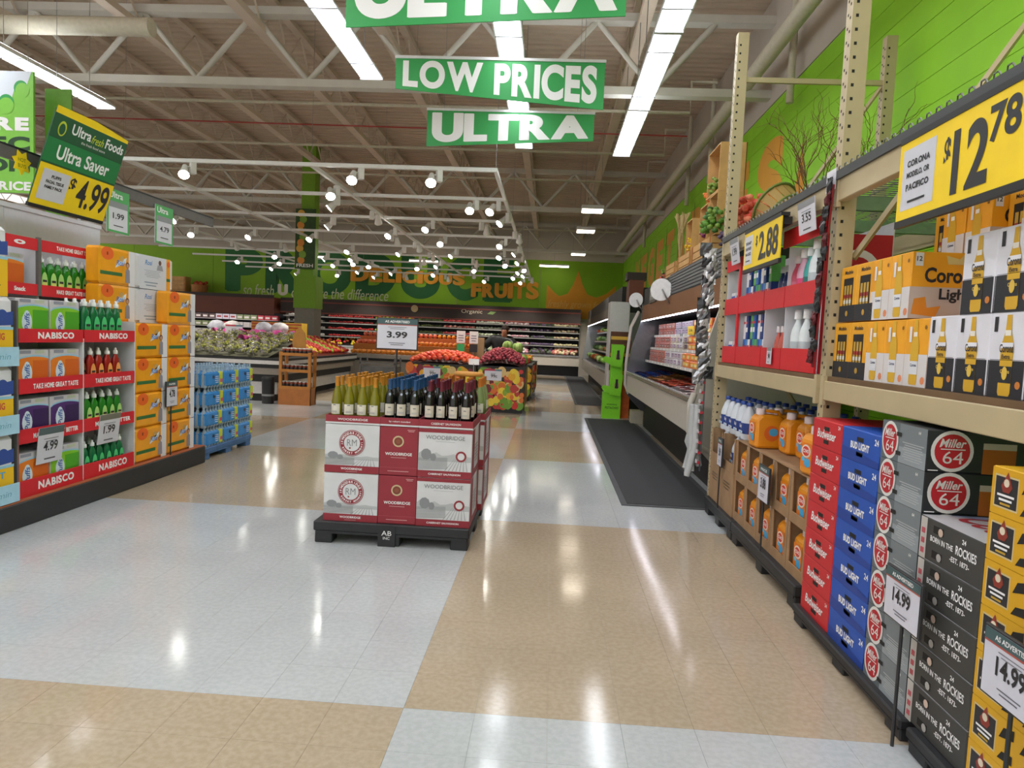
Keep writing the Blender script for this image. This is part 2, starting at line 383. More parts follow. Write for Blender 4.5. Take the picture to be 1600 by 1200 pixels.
MB().box(-.28, .28, -.28, .28, 0, .1, HOUS, .01).obj('housing', t); MB().box(-.26, .26, -.26, .26, -.012, -.004, LAMP2).obj('diffuser', t)
for x in (-.18, -.06, .06, .18): MB().box(x - .004, x + .004, -.26, .26, -.03, -.012, HOUS).obj('louver', t)
for x in (-.2, .2): MB().tube([(x, 0, .1), (x, 0, ZD - 4.9)], .005, STEEL, 4).obj('hanger', t)
pp = Proto(t)
for y, lab in ((17.7, 'square warm ceiling lamp over the aisle, first beyond the long strip lights'), (21.0, 'square warm ceiling lamp over the aisle, second beyond the strip lights'), (26.6, 'square warm ceiling lamp hung close to the orange crown mural')):
    pp.put((.9, y, 4.9), 0, lab)
t = thing('wall_strip_light', 'x', 'ceiling light')
MB().box(-.66, .66, -.05, .05, 0, .06, HOUS).obj('housing', t); MB().box(-.65, .65, -.045, .045, -.06, 0, LAMP2).obj('tube', t)
MB().tube([(0, 0, .06), (0, 0, ZD - 4.9)], .006, STEEL, 4).obj('hanger', t)
pw = Proto(t)
for x, lab in ((0.0, 'horizontal lit tube hung in front of the mural beside the orange crown'), (-5.9, 'horizontal lit tube above the orange raised letters on the back wall'), (-10.9, 'horizontal lit tube beside the green column before the back wall')):
    pw.put((x, 30.9, 4.9), 0, lab)
# track grid with spot heads
ZT = 4.3; TW = mat('#e6e6e2', .45, 0, .03)
t = thing('track_grid', 'white lighting track grid hung over the produce department', 'light track')
ybars = [11.3, 13.65, 16.2, 18.7, 21.3, 23.7, 26.0, 28.4, 30.6]
for y in ybars: MB().box(-14, -1.0, y - .03, y + .03, ZT - .03, ZT + .03, TW).obj('cross_rail', t)
for x in (-1.03, -4.1, -7.3, -10.5): MB().box(x - .03, x + .03, 11.3, 30.6, ZT - .025, ZT + .035, TW).obj('long_rail', t)
for x in (-1.03, -4.1, -7.3, -10.5):
    for y in (11.35, 16.25, 21.35, 26.05): MB().tube([(x, y, ZT), (x, y, ZD)], .004, STEEL, 4).obj('wire', t)
SPE = mat('#fffdf4', .5, 0, 0, e=30.0)
t = thing('track_spotlight', 'x', 'spotlight', group='spotlights on the white track grid')
MB().box(-.045, .045, -.06, .06, -.22, -.034, TW, .006).obj('driver_box', t)
hd = MB().lathe([(.045, .1), (.05, .06), (.055, 0), (.085, -.13), (.088, -.15)], TW, 14).obj('lamp_head', t, (.13, 0, -.17), (.75, -.35, 0))
MB().lathe([(.0, -.156), (.08, -.156), (.08, -.152), (.0, -.151)], SPE, 14).obj('lens', hd)
MB().tube([(.03, 0, -.1), (.12, 0, -.12)], .012, TW, 6).obj('bracket', t)
psp = Proto(t)
heads = []
for bi, y in enumerate(ybars):
    xs = {0: [-6.1, -3.25, -1.95], 1: [-8.9, -4.4, -1.6, -1.15], 2: [-9.0, -5.3, -2.9, -1.75]}.get(bi) or [-1.3 - 1.75 * k + rnd.uniform(-.4, .4) for k in range(6 if bi < 6 else 7)]
    for x in xs: heads.append((x, y))
for x, ys in ((-1.03, (14.9, 17.4, 20.2, 22.6, 25.1, 27.2, 29.6)), (-4.1, (12.7, 15.2, 17.5, 20.0, 22.4, 24.8)), (-7.3, (20.1, 25.2))):
    for y in ys: heads.append((x, y))
for x, y in heads: psp.put((x, y, ZT), rnd.choice((PI, 2.6, 3.6, .4, 2.2, 3.9)), 'small white spotlight clipped to the white track grid')
for i, (x, y) in enumerate([(-6.2, 13.6), (-8.5, 15.5), (-5.6, 17), (-2.9, 16.2), (-1.6, 15.2), (-1.2, 18.5), (-4, 22), (-8, 22), (-1.2, 24), (-6, 28), (-10.5, 27), (-1.2, 28.8), (-3, 28.8), (-8.3, 28.8), (1.2, 28.6), (1.1, 20)]):
    L = bpy.data.lights.new('spot_beam', 'SPOT'); L.energy = SPOT_W; L.spot_size = 1.5; L.spot_blend = .8; L.shadow_soft_size = .12; L.color = (1, .93, .82)
    o = bpy.data.objects.new('spot_beam', L); C.objects.link(o); o.location = (x, y, ZT - .4)
    if i >= 9: o.rotation_euler = (.45, 0, 0)
# hanging banners (cut to a wedge)
BG = mat('#2f9a4e', .5, 0, .04, 3)
def banner(txt, x0, x1, y, zt, hl, hr, lab):
    t = thing('hanging_banner', lab, 'banner', ((x0 + x1) / 2, y, zt)); W = x1 - x0; h = W / 2
    m = MB(); m.prism([(-h, 0), (-h, -hl), (h, -hr), (h, 0)], 'y', 0, .012, BG); m.obj('panel', t)
    m = MB(); a = .04 * W
    def warp(u, v):
        k = (u + h) / W; H = hl + (hr - hl) * k; return (u, -H * .9 + v * H * .8)
    Face(m, (0, 0, 0), (1, 0, 0), (0, 0, 1), .002).text(txt, 0, 0, 1., INKW, 1, w=W * .93, bold=.045, warp=warp, fat=.012 if len(txt) < 6 else 0.); m.obj('lettering', t)
    MB().box(-h - .01, h + .01, -.01, .022, -.02, .012, HOUS).obj('top_rail', t)
    for x in (-h * .8, h * .8): MB().tube([(x, .006, 0), (x, .006, ZD - zt)], .003, STEEL, 4).obj('wire', t)
banner('ULTRA', -1.9, .5, 6.0, 4.85, .65, .51, 'green wedge banner with one white word, hung before the prices banner')
banner('LOW PRICES', -1.93, .47, 8.0, 4.76, .36, .54, 'green wedge banner with two white words about prices')
banner('ULTRA', -1.93, .47, 10.0, 4.83, .53, .39, 'green wedge banner with one white word, hung behind the prices banner')
# ================================================================ right side: pallet rack and its stock
BEI = mat('#b8a884', .45, 0, .05, 5); HOLE = mat('#1c1a17', .8)
t = rack = thing('pallet_rack', 'beige steel pallet rack with wire decks against the green wall', 'storage rack', (0, 0, 0))
def post(x, y, ztop, name='upright'):
    m = MB(); m.box(x, x + .1, y, y + .012, 0, ztop, BEI); m.box(x, x + .012, y + .012, y + .085, 0, ztop, BEI); m.box(x + .088, x + .1, y + .012, y + .06, 0, ztop, BEI)
    fc = Face(m, (x, y, 0), (1, 0, 0), (0, 0, 1)); ff = Face(m, (x, y, 0), (0, -1, 0), (0, 0, 1))
    z = .12
    while z < ztop - .05:
        fc.rect(.018, z, .034, z + .018, HOLE); ff.rect(-.035, z, -.02, z + .016, HOLE); ff.rect(-.065, z + .025, -.05, z + .041, HOLE); z += .076
    m.box(x - .01, x + .115, y - .02, y + .1, 0, .008, BEI)
    m.obj(name, t)
for y, zt in ((6.62, 4.5), (4.05, 4.6), (1.42, 4.5)):
    post(1.6, y, zt); post(2.94, y, zt)
    for z in (.15, 4.06): MB().box(1.69, 2.95, y + .02, y + .05, z, z + .045, BEI).obj('strut', t)
    for z0, z1 in ((2.05, .22), (2.13, 4.04)): MB().tube([(1.72, y + .035, z0), (2.93, y + .035, z1)], .02, BEI, 4).obj('brace', t)
def beam(y0, y1, z0, z1):
    MB().box(1.585, 1.64, y0, y1, z0, z1, BEI, .004).obj('beam', t); MB().box(2.9, 2.95, y0, y1, z0, z1, BEI).obj('beam', t)
    for y in (y0, y1): MB().box(1.578, 1.6, y - .02, y + .02, z0 - .03, z1 + .03, BEI).obj('beam_bracket', t)
for y0, y1 in ((4.14, 6.61), (1.5, 4.04)):
    beam(y0, y1, 1.31, 1.42); beam(y0, y1, 2.44, 2.59)
    MB().box(1.6, 2.9, y0 + .01, y1 - .01, 1.42, 1.447, mat('#6a5136', .8, 0, .15, 4)).obj('plywood_shelf', t)
    for k in range(3): MB().box(1.62, 2.92, y0 + .4 + k * .8, y0 + .45 + k * .8, 2.5, 2.585, mat('#7f9a78', .5)).obj('deck_support', t)
    wm = MB(); WI = mat('#7d7f78', .4, .6); y = y0
    while y < y1: wm.box(1.59, 2.93, y, y + .006, 2.593, 2.599, WI); y += .055
    x = 1.6
    while x < 2.93: wm.box(x, x + .006, y0, y1, 2.599, 2.605, WI); x += .1
    wm.obj('wire_deck', t)
    em = MB(); y = y0
    while y < y1:
        em.tube([(1.582, y, 2.6), (1.575, y + .015, 2.63), (1.575, y + .04, 2.63), (1.582, y + .055, 2.6)], .004, WI, 4, False); y += .075
    em.box(1.57, 1.584, y0, y1, 2.56, 2.61, mat('#3b3d3e', .5)); em.obj('price_channel', t)
# ---- black plastic pallets
PAL = mat('#232427', .55, 0, .12, 9)
def pallet(w, d, h, label, loc, m_=PAL, rz=0):
    p = thing('pallet', label, 'pallet', loc, rz)
    MB().box(-w / 2, w / 2, -d / 2, d / 2, h * .55, h, m_, .008).obj('deck', p)
    a = .13
    fm = MB().box(-a / 2, a / 2, -a / 2, a / 2, 0, h * .55, m_, .006).mesh('foot')
    for i in (-1, 0, 1):
        for j in (-1, 0, 1): O('foot', fm, p, (i * (w / 2 - a / 2 - .01), j * (d / 2 - a / 2 - .01), 0))
    MB().box(-w / 2 + .02, w / 2 - .02, -d / 2 + .004, -d / 2 + .03, h * .45, h * .56, m_).obj('skirt', p)
    return p
pallet(.96, 1.1, .16, 'black plastic pallet under the white jug cartons', (2.1, 6.11, 0), rz=ROR)
pallet(1.46, 1.1, .16, 'black plastic pallet under the orange jug cartons', (2.1, 4.885, 0), rz=ROR)
pallet(1.25, 1.1, .1, 'low black pallet under the red and blue beer cases', (2.05, 3.41, 0), rz=ROR)
pallet(1.2, 1.1, .1, 'low black pallet under the dark grey and yellow beer cases', (2.05, 2.14, 0), rz=ROR)
# ---- cartons
def carton(name, label, cat, w, d, h, m_, fr=None, ri=None, le=None, tp=None, b=.004, group=None):
    t = O(name, MB().box(-w / 2, w / 2, -d / 2, d / 2, 0, h, m_, b).mesh(name), None, label=label, cat=cat, group=group)
    for fn, fc, nm in ((fr, front, 'front_print'), (ri, right, 'side_print'), (le, left, 'side_print')):
        if fn: m = MB(); fn(fc(m, w, d)); m.obj(nm, t)
    if tp: m = MB(); tp(top(m, h)); m.obj('top_print', t)
    return t
CH = .159
def handles(P, y1, y2, hw=.035):
    P.rect(-hw, y1, hw, y1 + .022, HOLE, 1); P.rect(-hw, y2, hw, y2 + .022, HOLE, 1)
def bud(P): handles(P, .1, .028); P.rect(-.185, 0, .185, .004, ink('#a3141e')); P.text('Budweiser', 0, .055, .05, INKW, 2, w=.25, shear=.25); P.text('24', .16, .125, .02, INKW, 2)
def budl(P): handles(P, .1, .028); P.poly([(-.2, 0), (.2, 0), (.2, .03), (-.2, .06)], ink('#1c3f92')); P.text('BUD LIGHT', 0, .06, .036, INKW, 2, w=.2, bold=.05); P.text('24', .17, .105, .03, INKW, 2)
pb = Proto(carton('beer_case', 'x', 'beer case', .385, .4, CH - .002, card('#c2242c'), bud, bud)); pl = Proto(carton('beer_case', 'x', 'beer case', .405, .4, CH - .002, card('#1f50ac'), budl, budl))
for k in range(7):
    pb.put((1.735, 3.81, .1 + k * CH), ROR, f'red beer case, {nth(k, 7)} in the stack beside orange jugs', 'red beer cases')
    pl.put((1.735, 3.405, .1 + k * CH), ROR, f'blue beer case, {nth(k, 7)} in the stack beside the red cases', 'blue beer cases')
RIM = ink('#d8d8d4'); MR = ink('#b3202c'); SIL = ink('#8f979b'); SIL2 = ink('#5d666b')
def roundel(P, a, b, r, sx=1.):
    P.disc(a, b, r * sx, RIM, 1, r, 28); P.disc(a, b, r * .83 * sx, MR, 2, r * .83, 28)
    P.text('Miller', a, b + r * .18, r * .42, RIM, 3, w=r * 1.25 * sx, shear=.3); P.rect(a - .55 * r * sx, b + .07 * r, a + .6 * r * sx, b + .12 * r, RIM, 3)
    P.text('64', a + .05 * r, b - r * .6, r * .6, RIM, 3, w=r * .95 * sx, bold=0)
def mil_f(P):
    P.rect(-.185, .0, .185, .169, SIL2, .5); P.rect(-.03, .0, .185, .169, ink('#747c80'), .7); P.rect(-.03, .0, .185, .07, SIL, .9)
    roundel(P, -.11, .086, .084, .85)
    P.rect(-.05, .112, -.01, .13, HOLE, 4); P.rect(-.05, .03, -.01, .048, HOLE, 4); P.text('64', .13, .14, .014, RIM, 2); P.lines(0, .02, .17, .1, 8, ink('#a8aeb0'), 2)
def mil_r(P):
    roundel(P, -.1, .086, .084); P.rect(.02, 0, .15, .1, ink('#a55a1e'), 1); P.rect(.02, .1, .15, .125, ink('#b8b0a4'), 1)
    P.rect(-.19, .004, -.15, .008, INKW)
pm = Proto(carton('beer_case', 'x', 'beer case', .37, .4, .169, card('#23272b'), mil_f, mil_r))
for k in range(7): pm.put((1.735, 3.008, .1 + k * .1705), ROR, f'silver and black beer case with round red emblem, {nth(k, 7)} of its stack', 'silver beer cases')
def coor_f(P):
    P.rect(-.2, 0, -.155, .165, ink('#b8b4ae'), 1)
    for z in (.02, .06, .1): P.rect(-.19, z, -.165, z + .022, ink('#b5505a'), 2)
    P.text('BORN IN THE', -.05, .083, .022, INKW, 2, w=.15); P.text('ROCKIES', .105, .08, .034, INKW, 2, w=.125); P.text('-EST. 1873-', .07, .045, .02, INKW, 2, w=.12)
    P.text('24', .09, .128, .018, INKW, 2)
    P.rect(-.11, .118, -.04, .148, HOLE, 1); P.disc(-.06, .13, .016, ink('#c8b0a0'), 2, n=10); P.rect(-.11, .02, -.04, .05, HOLE, 1); P.disc(-.06, .032, .016, ink('#a8a4a0'), 2, n=10)
def coor_t(P): P.rect(-.2, -.2, .2, .2, ink('#b9b9bd'), 1); P.text('Coors', .02, -.1, .18, ink('#b0303c'), 2, w=.36, shear=.3); P.poly([(-.2, -.1), (-.05, .2), (-.2, .2)], ink('#7f90b4'), 2)
pcz = Proto(carton('beer_case', 'x', 'beer case', .4, .4, .168, card('#3c3c3a'), coor_f, None, None, coor_t))
for k in range(5): pcz.put((1.735, 2.615, .1 + k * .17), ROR, f'dark grey mountain-beer case, {nth(k, 5)} of its stack', 'dark grey beer cases')
def yel_f(P):
    P.rect(-.19, 0, .19, .158, ink('#d3a017'), .5); P.rect(-.17, .03, -.06, .13, INK, 1); P.rect(-.175, .024, -.055, .136, ink('#cbb88a'), .8)
    P.poly([(-.14, .1), (-.11, .15), (-.085, .1), (-.1, .08), (-.13, .08)], ink('#8a3426'), 2); P.disc(-.113, .112, .014, ink('#d9cdb5'), 3, n=10)
    P.lines(-.16, .05, -.07, .08, 2, INKW, 2, .5); P.lines(-.15, .036, -.08, .048, 1, ink('#b9952e'), 2, .6)
    for a in (.0, .1): P.poly([(a - .04, .09), (a + .03, .11), (a + .03, .145), (a - .02, .13)], HOLE, 2); P.poly([(a - .04, .02), (a + .03, .03), (a + .03, .06), (a - .02, .05)], HOLE, 2)
py = Proto(carton('beer_case', 'x', 'beer case', .385, .4, .16, card('#d9a91c'), yel_f))
for k in range(7): py.put((1.735, 2.215, .1 + k * .161), ROR, f'yellow and black beer case, {nth(k, 7)} in the stack beside dark grey cases', 'yellow beer cases')
# ---- standing price signs
def stand_sign(name, label, loc, rz, w, h, price, z, lab2='AS ADVERTISED', head='#3f5a5c', base=True, tilt=0, big=.3):
    t = thing(name, label, 'price sign', loc, rz)
    MB().box(-w / 2 - .008, w / 2 + .008, -.006, .008, z - .008, z + h + .008, mat('#2b2b2d', .5), .003).obj('frame', t)
    m = MB(); P = Face(m, (0, -.006, z), (1, 0, 0), (0, 0, 1))
    P.rect(-w / 2, 0, w / 2, h, mat('#cfcfda', .45, 0, .02), 1); P.rect(-w / 2, h * .82, w / 2, h, ink(head), 2); P.rect(-w / 2, h * .79, w / 2, h * .82, ink('#a84a3e'), 2)
    m.obj('card', t)
    m = MB(); P = Face(m, (0, -.006, z), (1, 0, 0), (0, 0, 1))
    P.text(lab2, 0, h * .87, h * .08, INKW, 3, w=w * .62); P.text(price, 0, h * .36, h * big, INK, 3, w=w * .52, bold=.03)
    P.lines(-w * .25, h * .66, w * .25, h * .77, 2, ink('#77777f'), 3, .3); P.lines(-w * .22, h * .12, w * .22, h * .24, 2, ink('#66666e'), 3, .35)
    m.obj('lettering', t)
    MB().tube([(0, .004, 0), (0, .004, z)], .007, mat('#2b2b2d', .5), 6).obj('pole', t)
    if base: MB().box(-.08, .08, -.05, .06, 0, .012, BLACK).obj('foot', t)
    return t
stand_sign('price_sign', 'framed card reading 14.99 before the silver beer cases', (1.46, 2.76, 0), ROR, .26, .2, '14.99', .51, base=False)
stand_sign('price_sign', 'framed card reading 14.99 before the yellow beer cases', (1.44, 2.08, 0), ROR, .26, .21, '14.99', .53, base=False)
# ---- white bleach jugs, orange jugs, open-front cartons
BLU = ink('#253f86')
def bleach():
    t = thing('bleach_jug', 'x', 'jug'); Wp = mat('#d6dde6', .35, 0, .03)
    MB().lathe([(.07, 0), (.078, .01), (.078, .16), (.07, .19), (.045, .25), (.026, .27), (.024, .285)], Wp, 14, sx=1, sy=.8).obj('body', t)
    MB().tube([(0, .055, .15), (0, .075, .2), (0, .05, .255), (0, .015, .27)], .012, Wp, 6).obj('handle', t)
    MB().lathe([(.028, .28), (.03, .285), (.028, .31), (.0, .312)], mat('#24479a', .4), 10).obj('cap', t)
    m = MB(); m.lathe([(.0795, .05), (.0795, .14)], BLU, 14, sx=1, sy=.8)
    P = Face(m, (0, -.0655, 0), (1, 0, 0), (0, 0, 1)); P.text('Bleach', 0, .1, .03, INKW, 2, w=.06); P.rect(-.05, .055, .05, .075, INKW, 1); P.rect(-.03, .06, .03, .068, ink('#3aa6d8'), 2); m.obj('label', t)
    return Proto(t)
JOR = mat('#e3901a', .35, 0, .05, 6)
def jug():
    t = thing('detergent_jug', 'x', 'jug')
    m = MB(); m.prism([(-.1, 0), (.1, 0), (.105, .02), (.105, .2), (.06, .26), (-.075, .26), (-.105, .22), (-.105, .02)], 'x', -.065, .065, JOR)
    b = m.obj('body', t); mod = b.modifiers.new('soft', 'BEVEL'); mod.width = .022; mod.segments = 2
    MB().tube([(0, -.05, .25), (0, -.03, .285), (0, .06, .28), (0, .09, .22)], .014, JOR, 7).obj('handle', t)
    MB().lathe([(.03, .255), (.03, .3), (.026, .305), (.0, .305)], mat('#d9c8c8', .4), 10, (0, -.055, 0)).obj('cap', t)
    m = MB(); P = Face(m, (0, -.107, 0), (1, 0, 0), (0, 0, 1))
    P.rect(-.048, .05, .048, .2, ink('#e07a1c'), 1); P.disc(.0, .15, .04, ink('#e8d7c8'), 2); P.disc(0, .15, .03, ink('#cf3d28'), 3); P.text('OXI', 0, .14, .022, INKW, 4); P.disc(.015, .08, .028, ink('#3f9ed0'), 2); P.disc(-.02, .1, .014, ink('#58b6dc'), 3)
    m.obj('label', t)
    m = MB(); P = right(m, .13, .2); P.disc(-.0, .12, .05, ink('#d8651c'), 1, .06); P.disc(.01, .13, .03, ink('#4aa4cf'), 2); m.obj('side_label', t)
    return Proto(t)
def tray(w, d, h, lip, side=None):
    "carton with its front cut low"
    t = thing('open_carton', 'x', 'carton'); th = .006
    m = MB(); m.box(-w / 2, w / 2, -d / 2, d / 2, 0, th, CARDB); m.box(-w / 2, -w / 2 + th, -d / 2, d / 2, th, h, CARDB); m.box(w / 2 - th, w / 2, -d / 2, d / 2, th, h, CARDB); m.box(-w / 2, w / 2, d / 2 - th, d / 2, th, h, CARDB)
    m.obj('body', t)
    m = MB(); m.box(-w / 2, w / 2, -d / 2, -d / 2 + th, th, lip, CARDB); m.obj('front_lip', t)
    m = MB(); m.prism([(-w / 2, h), (-w / 2, lip), (-w / 2 + .05, lip), (-w / 2 + .03, h)], 'y', -d / 2, -d / 2 + th, CARDB); m.obj('corner_flap', t); m = MB(); m.prism([(w / 2, h), (w / 2, lip), (w / 2 - .05, lip), (w / 2 - .03, h)], 'y', -d / 2, -d / 2 + th, CARDB); m.obj('corner_flap', t)
    m = MB(); P = right(m, w, d); P.rect(-.02, h - .06, .02, h - .04, HOLE, 1); m.obj('side_print', t)
    return Proto(t)
pbl, pj = bleach(), jug()
ptr = tray(.32, .42, .325, .07)
for r in range(2):
    for c in range(5):
        y = 5.61 - c * .3245; z = .16 + r * .328
        col = ORD[c] if c else 'end'
        nm = ['first', 'second', 'third', 'fourth', 'fifth'][c]
        ptr.put((1.81, y, z), ROR, f'open brown carton, {nm} from the white jugs in the {"upper" if r else "lower"} row', 'open cartons of orange jugs')
        pj.put((1.745, y + .02, z + .007), ROR, f'orange detergent jug inside the {nm} carton of the {"upper" if r else "lower"} row', 'orange jugs in cartons', (1.45, 1.15, 1.0))
m = MB(); m.box(1.6, 2.02, 4.15, 5.76, .817, .824, CARDB); m.obj('cardboard_sheet', label='brown cardboard sheet lying on the cartons of orange jugs', cat='cardboard')
tops = [(1.72, 5.38), (1.72, 4.26), (1.86, 5.1), (1.9, 4.86), (1.9, 4.62), (1.9, 4.38), (1.88, 5.45)]
for i, (x, y) in enumerate(tops):
    lab = 'orange detergent jug standing alone at the rack post side of the cardboard sheet' if i == 1 else 'orange detergent jug at the white jug end of the cardboard sheet' if i == 0 else 'orange detergent jug in the back row on the cardboard sheet'
    pj.put((x, y, .825), ROR + (0 if i != 1 else .1), lab, 'orange jugs on the cardboard sheet')
pbx = Proto(carton('carton', 'x', 'carton', .4, .45, .36, CARDB, lambda P: P.lines(-.12, .2, .12, .28, 3, ink('#5d4630'), 1)))
ptr2 = tray(.4, .45, .3, .08)
for c, y in enumerate((6.38, 5.965)):
    w_ = 'far' if c == 0 else 'near'; w2 = 'by the hanging foil strip' if c == 0 else 'next to the orange jug cartons'
    pbx.put((1.81, y, .16), ROR, f'closed brown carton on the pallet {w2}'); ptr2.put((1.81, y, .522), ROR, f'open brown carton of white bleach jugs {w2}')
    for k in (-.09, .09): pbl.put((1.7, y + k, .53), ROR, f'white bleach jug in the open carton {w2}', f'bleach jugs in the carton {w2}')
for x in (1.7, 1.88):
    for k in range(5): pbl.put((x, 6.5 - k * .17, .8225), ROR, 'white bleach jug with blue label on top of the open cartons', 'bleach jugs on the open cartons')
for x in (2.14, 2.32):
    for k in range(11): pbl.put((x, 6.45 - k * .2, .799), ROR, 'white bleach jug in the shaded back rows below the lower beam', 'bleach jugs in the back rows')
MB().box(2.04, 2.5, 4.2, 6.58, .161, .798, CARDB).obj('carton_stack', label='brown cartons in the shade behind the orange jug cartons', cat='carton')
def hang_tag(label, loc, rz, w, h, price, tilt=0, head='#8a8d90', col='#cfcfd8', gr=None, name='price_tag'):
    t = thing(name, label, 'price tag', loc, (tilt, 0, rz))
    MB().box(-w / 2, w / 2, -.002, .002, -h, 0, mat(col, .4, 0, .02)).obj('card', t)
    m = MB(); P = Face(m, (0, -.002, 0), (1, 0, 0), (0, 0, 1))
    if gr:
        P.rect(-w / 2, -h, w / 2, 0, ink('#4da35c'), 1); P.rect(-w * .42, -h * .95, w * .42, -h * .3, mat(col, .4, 0, .02), 2); P.rect(-w * .42, -h * .42, w * .42, -h * .28, ink(head), 3); P.text('Ultra', -w * .1, -h * .2, h * .15, INKW, 3, w=w * .6)
        P.text(price, 0, -h * .68, h * .14, INK, 4, w=w * .5); P.lines(-w * .3, -h * .85, w * .3, -h * .78, 1, INK, 4, .3)
    else:
        P.rect(-w / 2, -h * .2, w / 2, 0, ink(head), 1); P.text(price, 0, -h * .66, h * .27, INK, 2, w=w * .55); P.lines(-w * .3, -h * .4, w * .3, -h * .26, 2, ink('#77777f'), 2, .3); P.lines(-w * .3, -h * .9, w * .3, -h * .8, 1, ink('#55555d'), 2, .4)
    m.obj('lettering', t)
    return t
stand_sign('price_sign', 'narrow framed price card leaning before the white jug cartons', (1.55, 6.1, .16), ROR, .14, .24, '1.98', .38, lab2='PRICE', base=False)
stand_sign('price_sign', 'framed price card standing before the orange jug cartons', (1.55, 4.85, .16), ROR, .22, .24, '3.88', .36, lab2='PRICE', base=False)
# ---- red and white cardboard display on the shelf
t = thing('carton_display', 'red and white cardboard shelf display of bottles and packets', 'display', (0, 0, 0))
IV = card('#cfcfd4')
cols = [6.54, 6.1, 5.36, 4.9, 4.27]
MB().box(2.02, 2.03, 4.27, 6.54, 1.448, 2.38, IV).obj('back_panel', t)
for y in cols: MB().box(1.63, 2.02, y - .006, y + .006, 1.448, 2.3 if y not in (5.36,) else 2.0, IV).obj('divider', t)
for z in (1.455, 1.9): MB().box(1.63, 2.02, 4.27, 6.54, z, z + .008, IV).obj('shelf', t)
for z0, z1, ys in ((1.45, 1.6, cols), (1.885, 2.03, cols)):
    for a, b in zip(ys[:-1], ys[1:]): MB().box(1.615, 1.627, b + .006, a - .006, z0, z1, RED).obj('front_strip', t)
MB().box(1.615, 1.627, 6.1, 6.54, 2.28, 2.38, RED).obj('front_strip', t); MB().box(1.615, 1.627, 4.27, 5.0, 2.3, 2.42, RED).obj('front_strip', t)
m = MB(); P = Face(m, (1.825, 4.264, 0), (1, 0, 0), (0, 0, 1)); P.rect(-.195, 1.45, .195, 2.3, ink('#b92230'), 1); P.disc(0, 2.08, .13, INKW, 2); P.disc(0, 2.08, .085, ink('#b92230'), 3); P.poly([(.02, 2.08), (.15, 2.0), (.15, 2.14)], ink('#b92230'), 3); P.disc(0, 2.08, .04, INKW, 4, n=12); P.lines(-.1, 1.7, .1, 1.85, 2, INKW, 2); m.obj('end_print', t)
MB().box(1.612, 1.63, 6.07, 6.11, 1.45, 2.38, RED).obj('red_edge', t)
def bottle(name, body, cap, lab, h=.27, r=.04, w=1.0):
    t = thing(name, 'x', 'bottle')
    MB().lathe([(r * .95, 0), (r, .01), (r, h * .55), (r * .85, h * .66), (r * .4, h * .8), (r * .36, h * .86)], mat(body, .3, 0, .04), 12, sy=.75).obj('body', t)
    MB().lathe([(r * .45, h * .84), (r * .48, h * .85), (r * .44, h), (0, h)], mat(cap, .4), 10).obj('cap', t)
    MB().lathe([(r * 1.012, h * .14), (r * 1.012, h * .46)], ink(lab), 12, sy=.75).obj('label', t)
    return Proto(t)
p1, p2, p3, p4 = bottle('lotion_bottle', '#c8506a', '#e8e0e4', '#d87890', .33, .055), bottle('lotion_bottle', '#dfb0c8', '#e8e8e8', '#e04a80', .36, .055), bottle('lotion_bottle', '#3c9e9a', '#dfe8e8', '#2c6e6a', .36, .055), bottle('lotion_bottle', '#dde6e8', '#f0f0f0', '#b8c4c8', .4, .06)
for pr, y, lab in ((p1, 4.88, 'dark pink lotion bottle on the upper display shelf'), (p2, 4.77, 'pale pink lotion bottle on the upper display shelf'), (p3, 4.65, 'teal lotion bottle on the upper display shelf'), (p4, 4.55, 'pale mint lotion bottle at the end of the upper display shelf'),
                   (p4, 4.8, 'large white lotion bottle on the lower display shelf'), (p4, 4.64, 'white lotion bottle with black print near the display edge')):
    pr.put((1.69, y, 1.464 if 'lower' in lab or 'black print' in lab else 1.909), ROR, lab)
p3.put((1.86, 4.84, 1.464), ROR, 'blue-green lotion bottle behind the large white lotion bottle')
cols_ = ['#2f60b4', '#4d8fd0', '#e4e8ee', '#1d3d80', '#2a9a8a', '#5fae52']
pk = [Proto(carton('toothpaste_pack', 'x', 'pack', .06, .1, .2, card(c), lambda P: (P.rect(-.025, .06, .025, .1, INKW, 1), P.rect(-.025, .13, .025, .15, ink('#c83038'), 1)))) for c in cols_]
for z0, zh in ((1.464, 1.0), (1.909, 1.0)):
    for k in range(10):
        y = 6.03 - k * .067; n = k % 6
        up = 'upper' if z0 > 1.7 else 'lower'
        c = ['dark blue', 'light blue', 'white', 'navy', 'teal', 'green'][n]
        pk[n].put((1.72, y, z0), ROR, f'{c} small pack on the {up} display shelf beside the red edge', f'{c} packs on the {up} shelf'); 
        if k % 3 != 2: pk[(n + 2) % 6].put((1.72, y, z0 + .201), ROR, f'{["white", "navy", "teal", "green", "dark blue", "light blue"][n]} small pack lying second high on the {up} display shelf', f'stacked small packs of one colour on the {up} shelf {"abcdef"[n]}')
pst = bottle('shower_bottle', '#c85a4a', '#e0d8d8', '#d8a838', .3, .04); pst2 = bottle('shower_bottle', '#28356e', '#c8c8d0', '#5a4a8a', .3, .04)
for k in range(4): pst.put((1.72, 5.28 - k * .095, 1.464), ROR, 'red shower bottle with yellow label on the lower display shelf', 'red shower bottles'); pst2.put((1.72, 5.28 - k * .095, 1.909), ROR, 'dark blue shower bottle on the upper display shelf', 'dark blue shower bottles')
pw_ = Proto(carton('white_box', 'x', 'box', .13, .12, .18, WHITE, lambda P: (P.rect(-.06, .12, .06, .15, ink('#3a58b0'), 1), P.lines(-.05, .03, .05, .1, 3, ink('#8fa0c4'), 1))))
for z0 in (1.464, 1.909):
    for y in (6.43, 6.25): pw_.put((1.72, y, z0), ROR, f'white box with blue band on the {"upper" if z0 > 1.7 else "lower"} display shelf', f'white boxes {"upper" if z0 > 1.7 else "lower"} shelf')
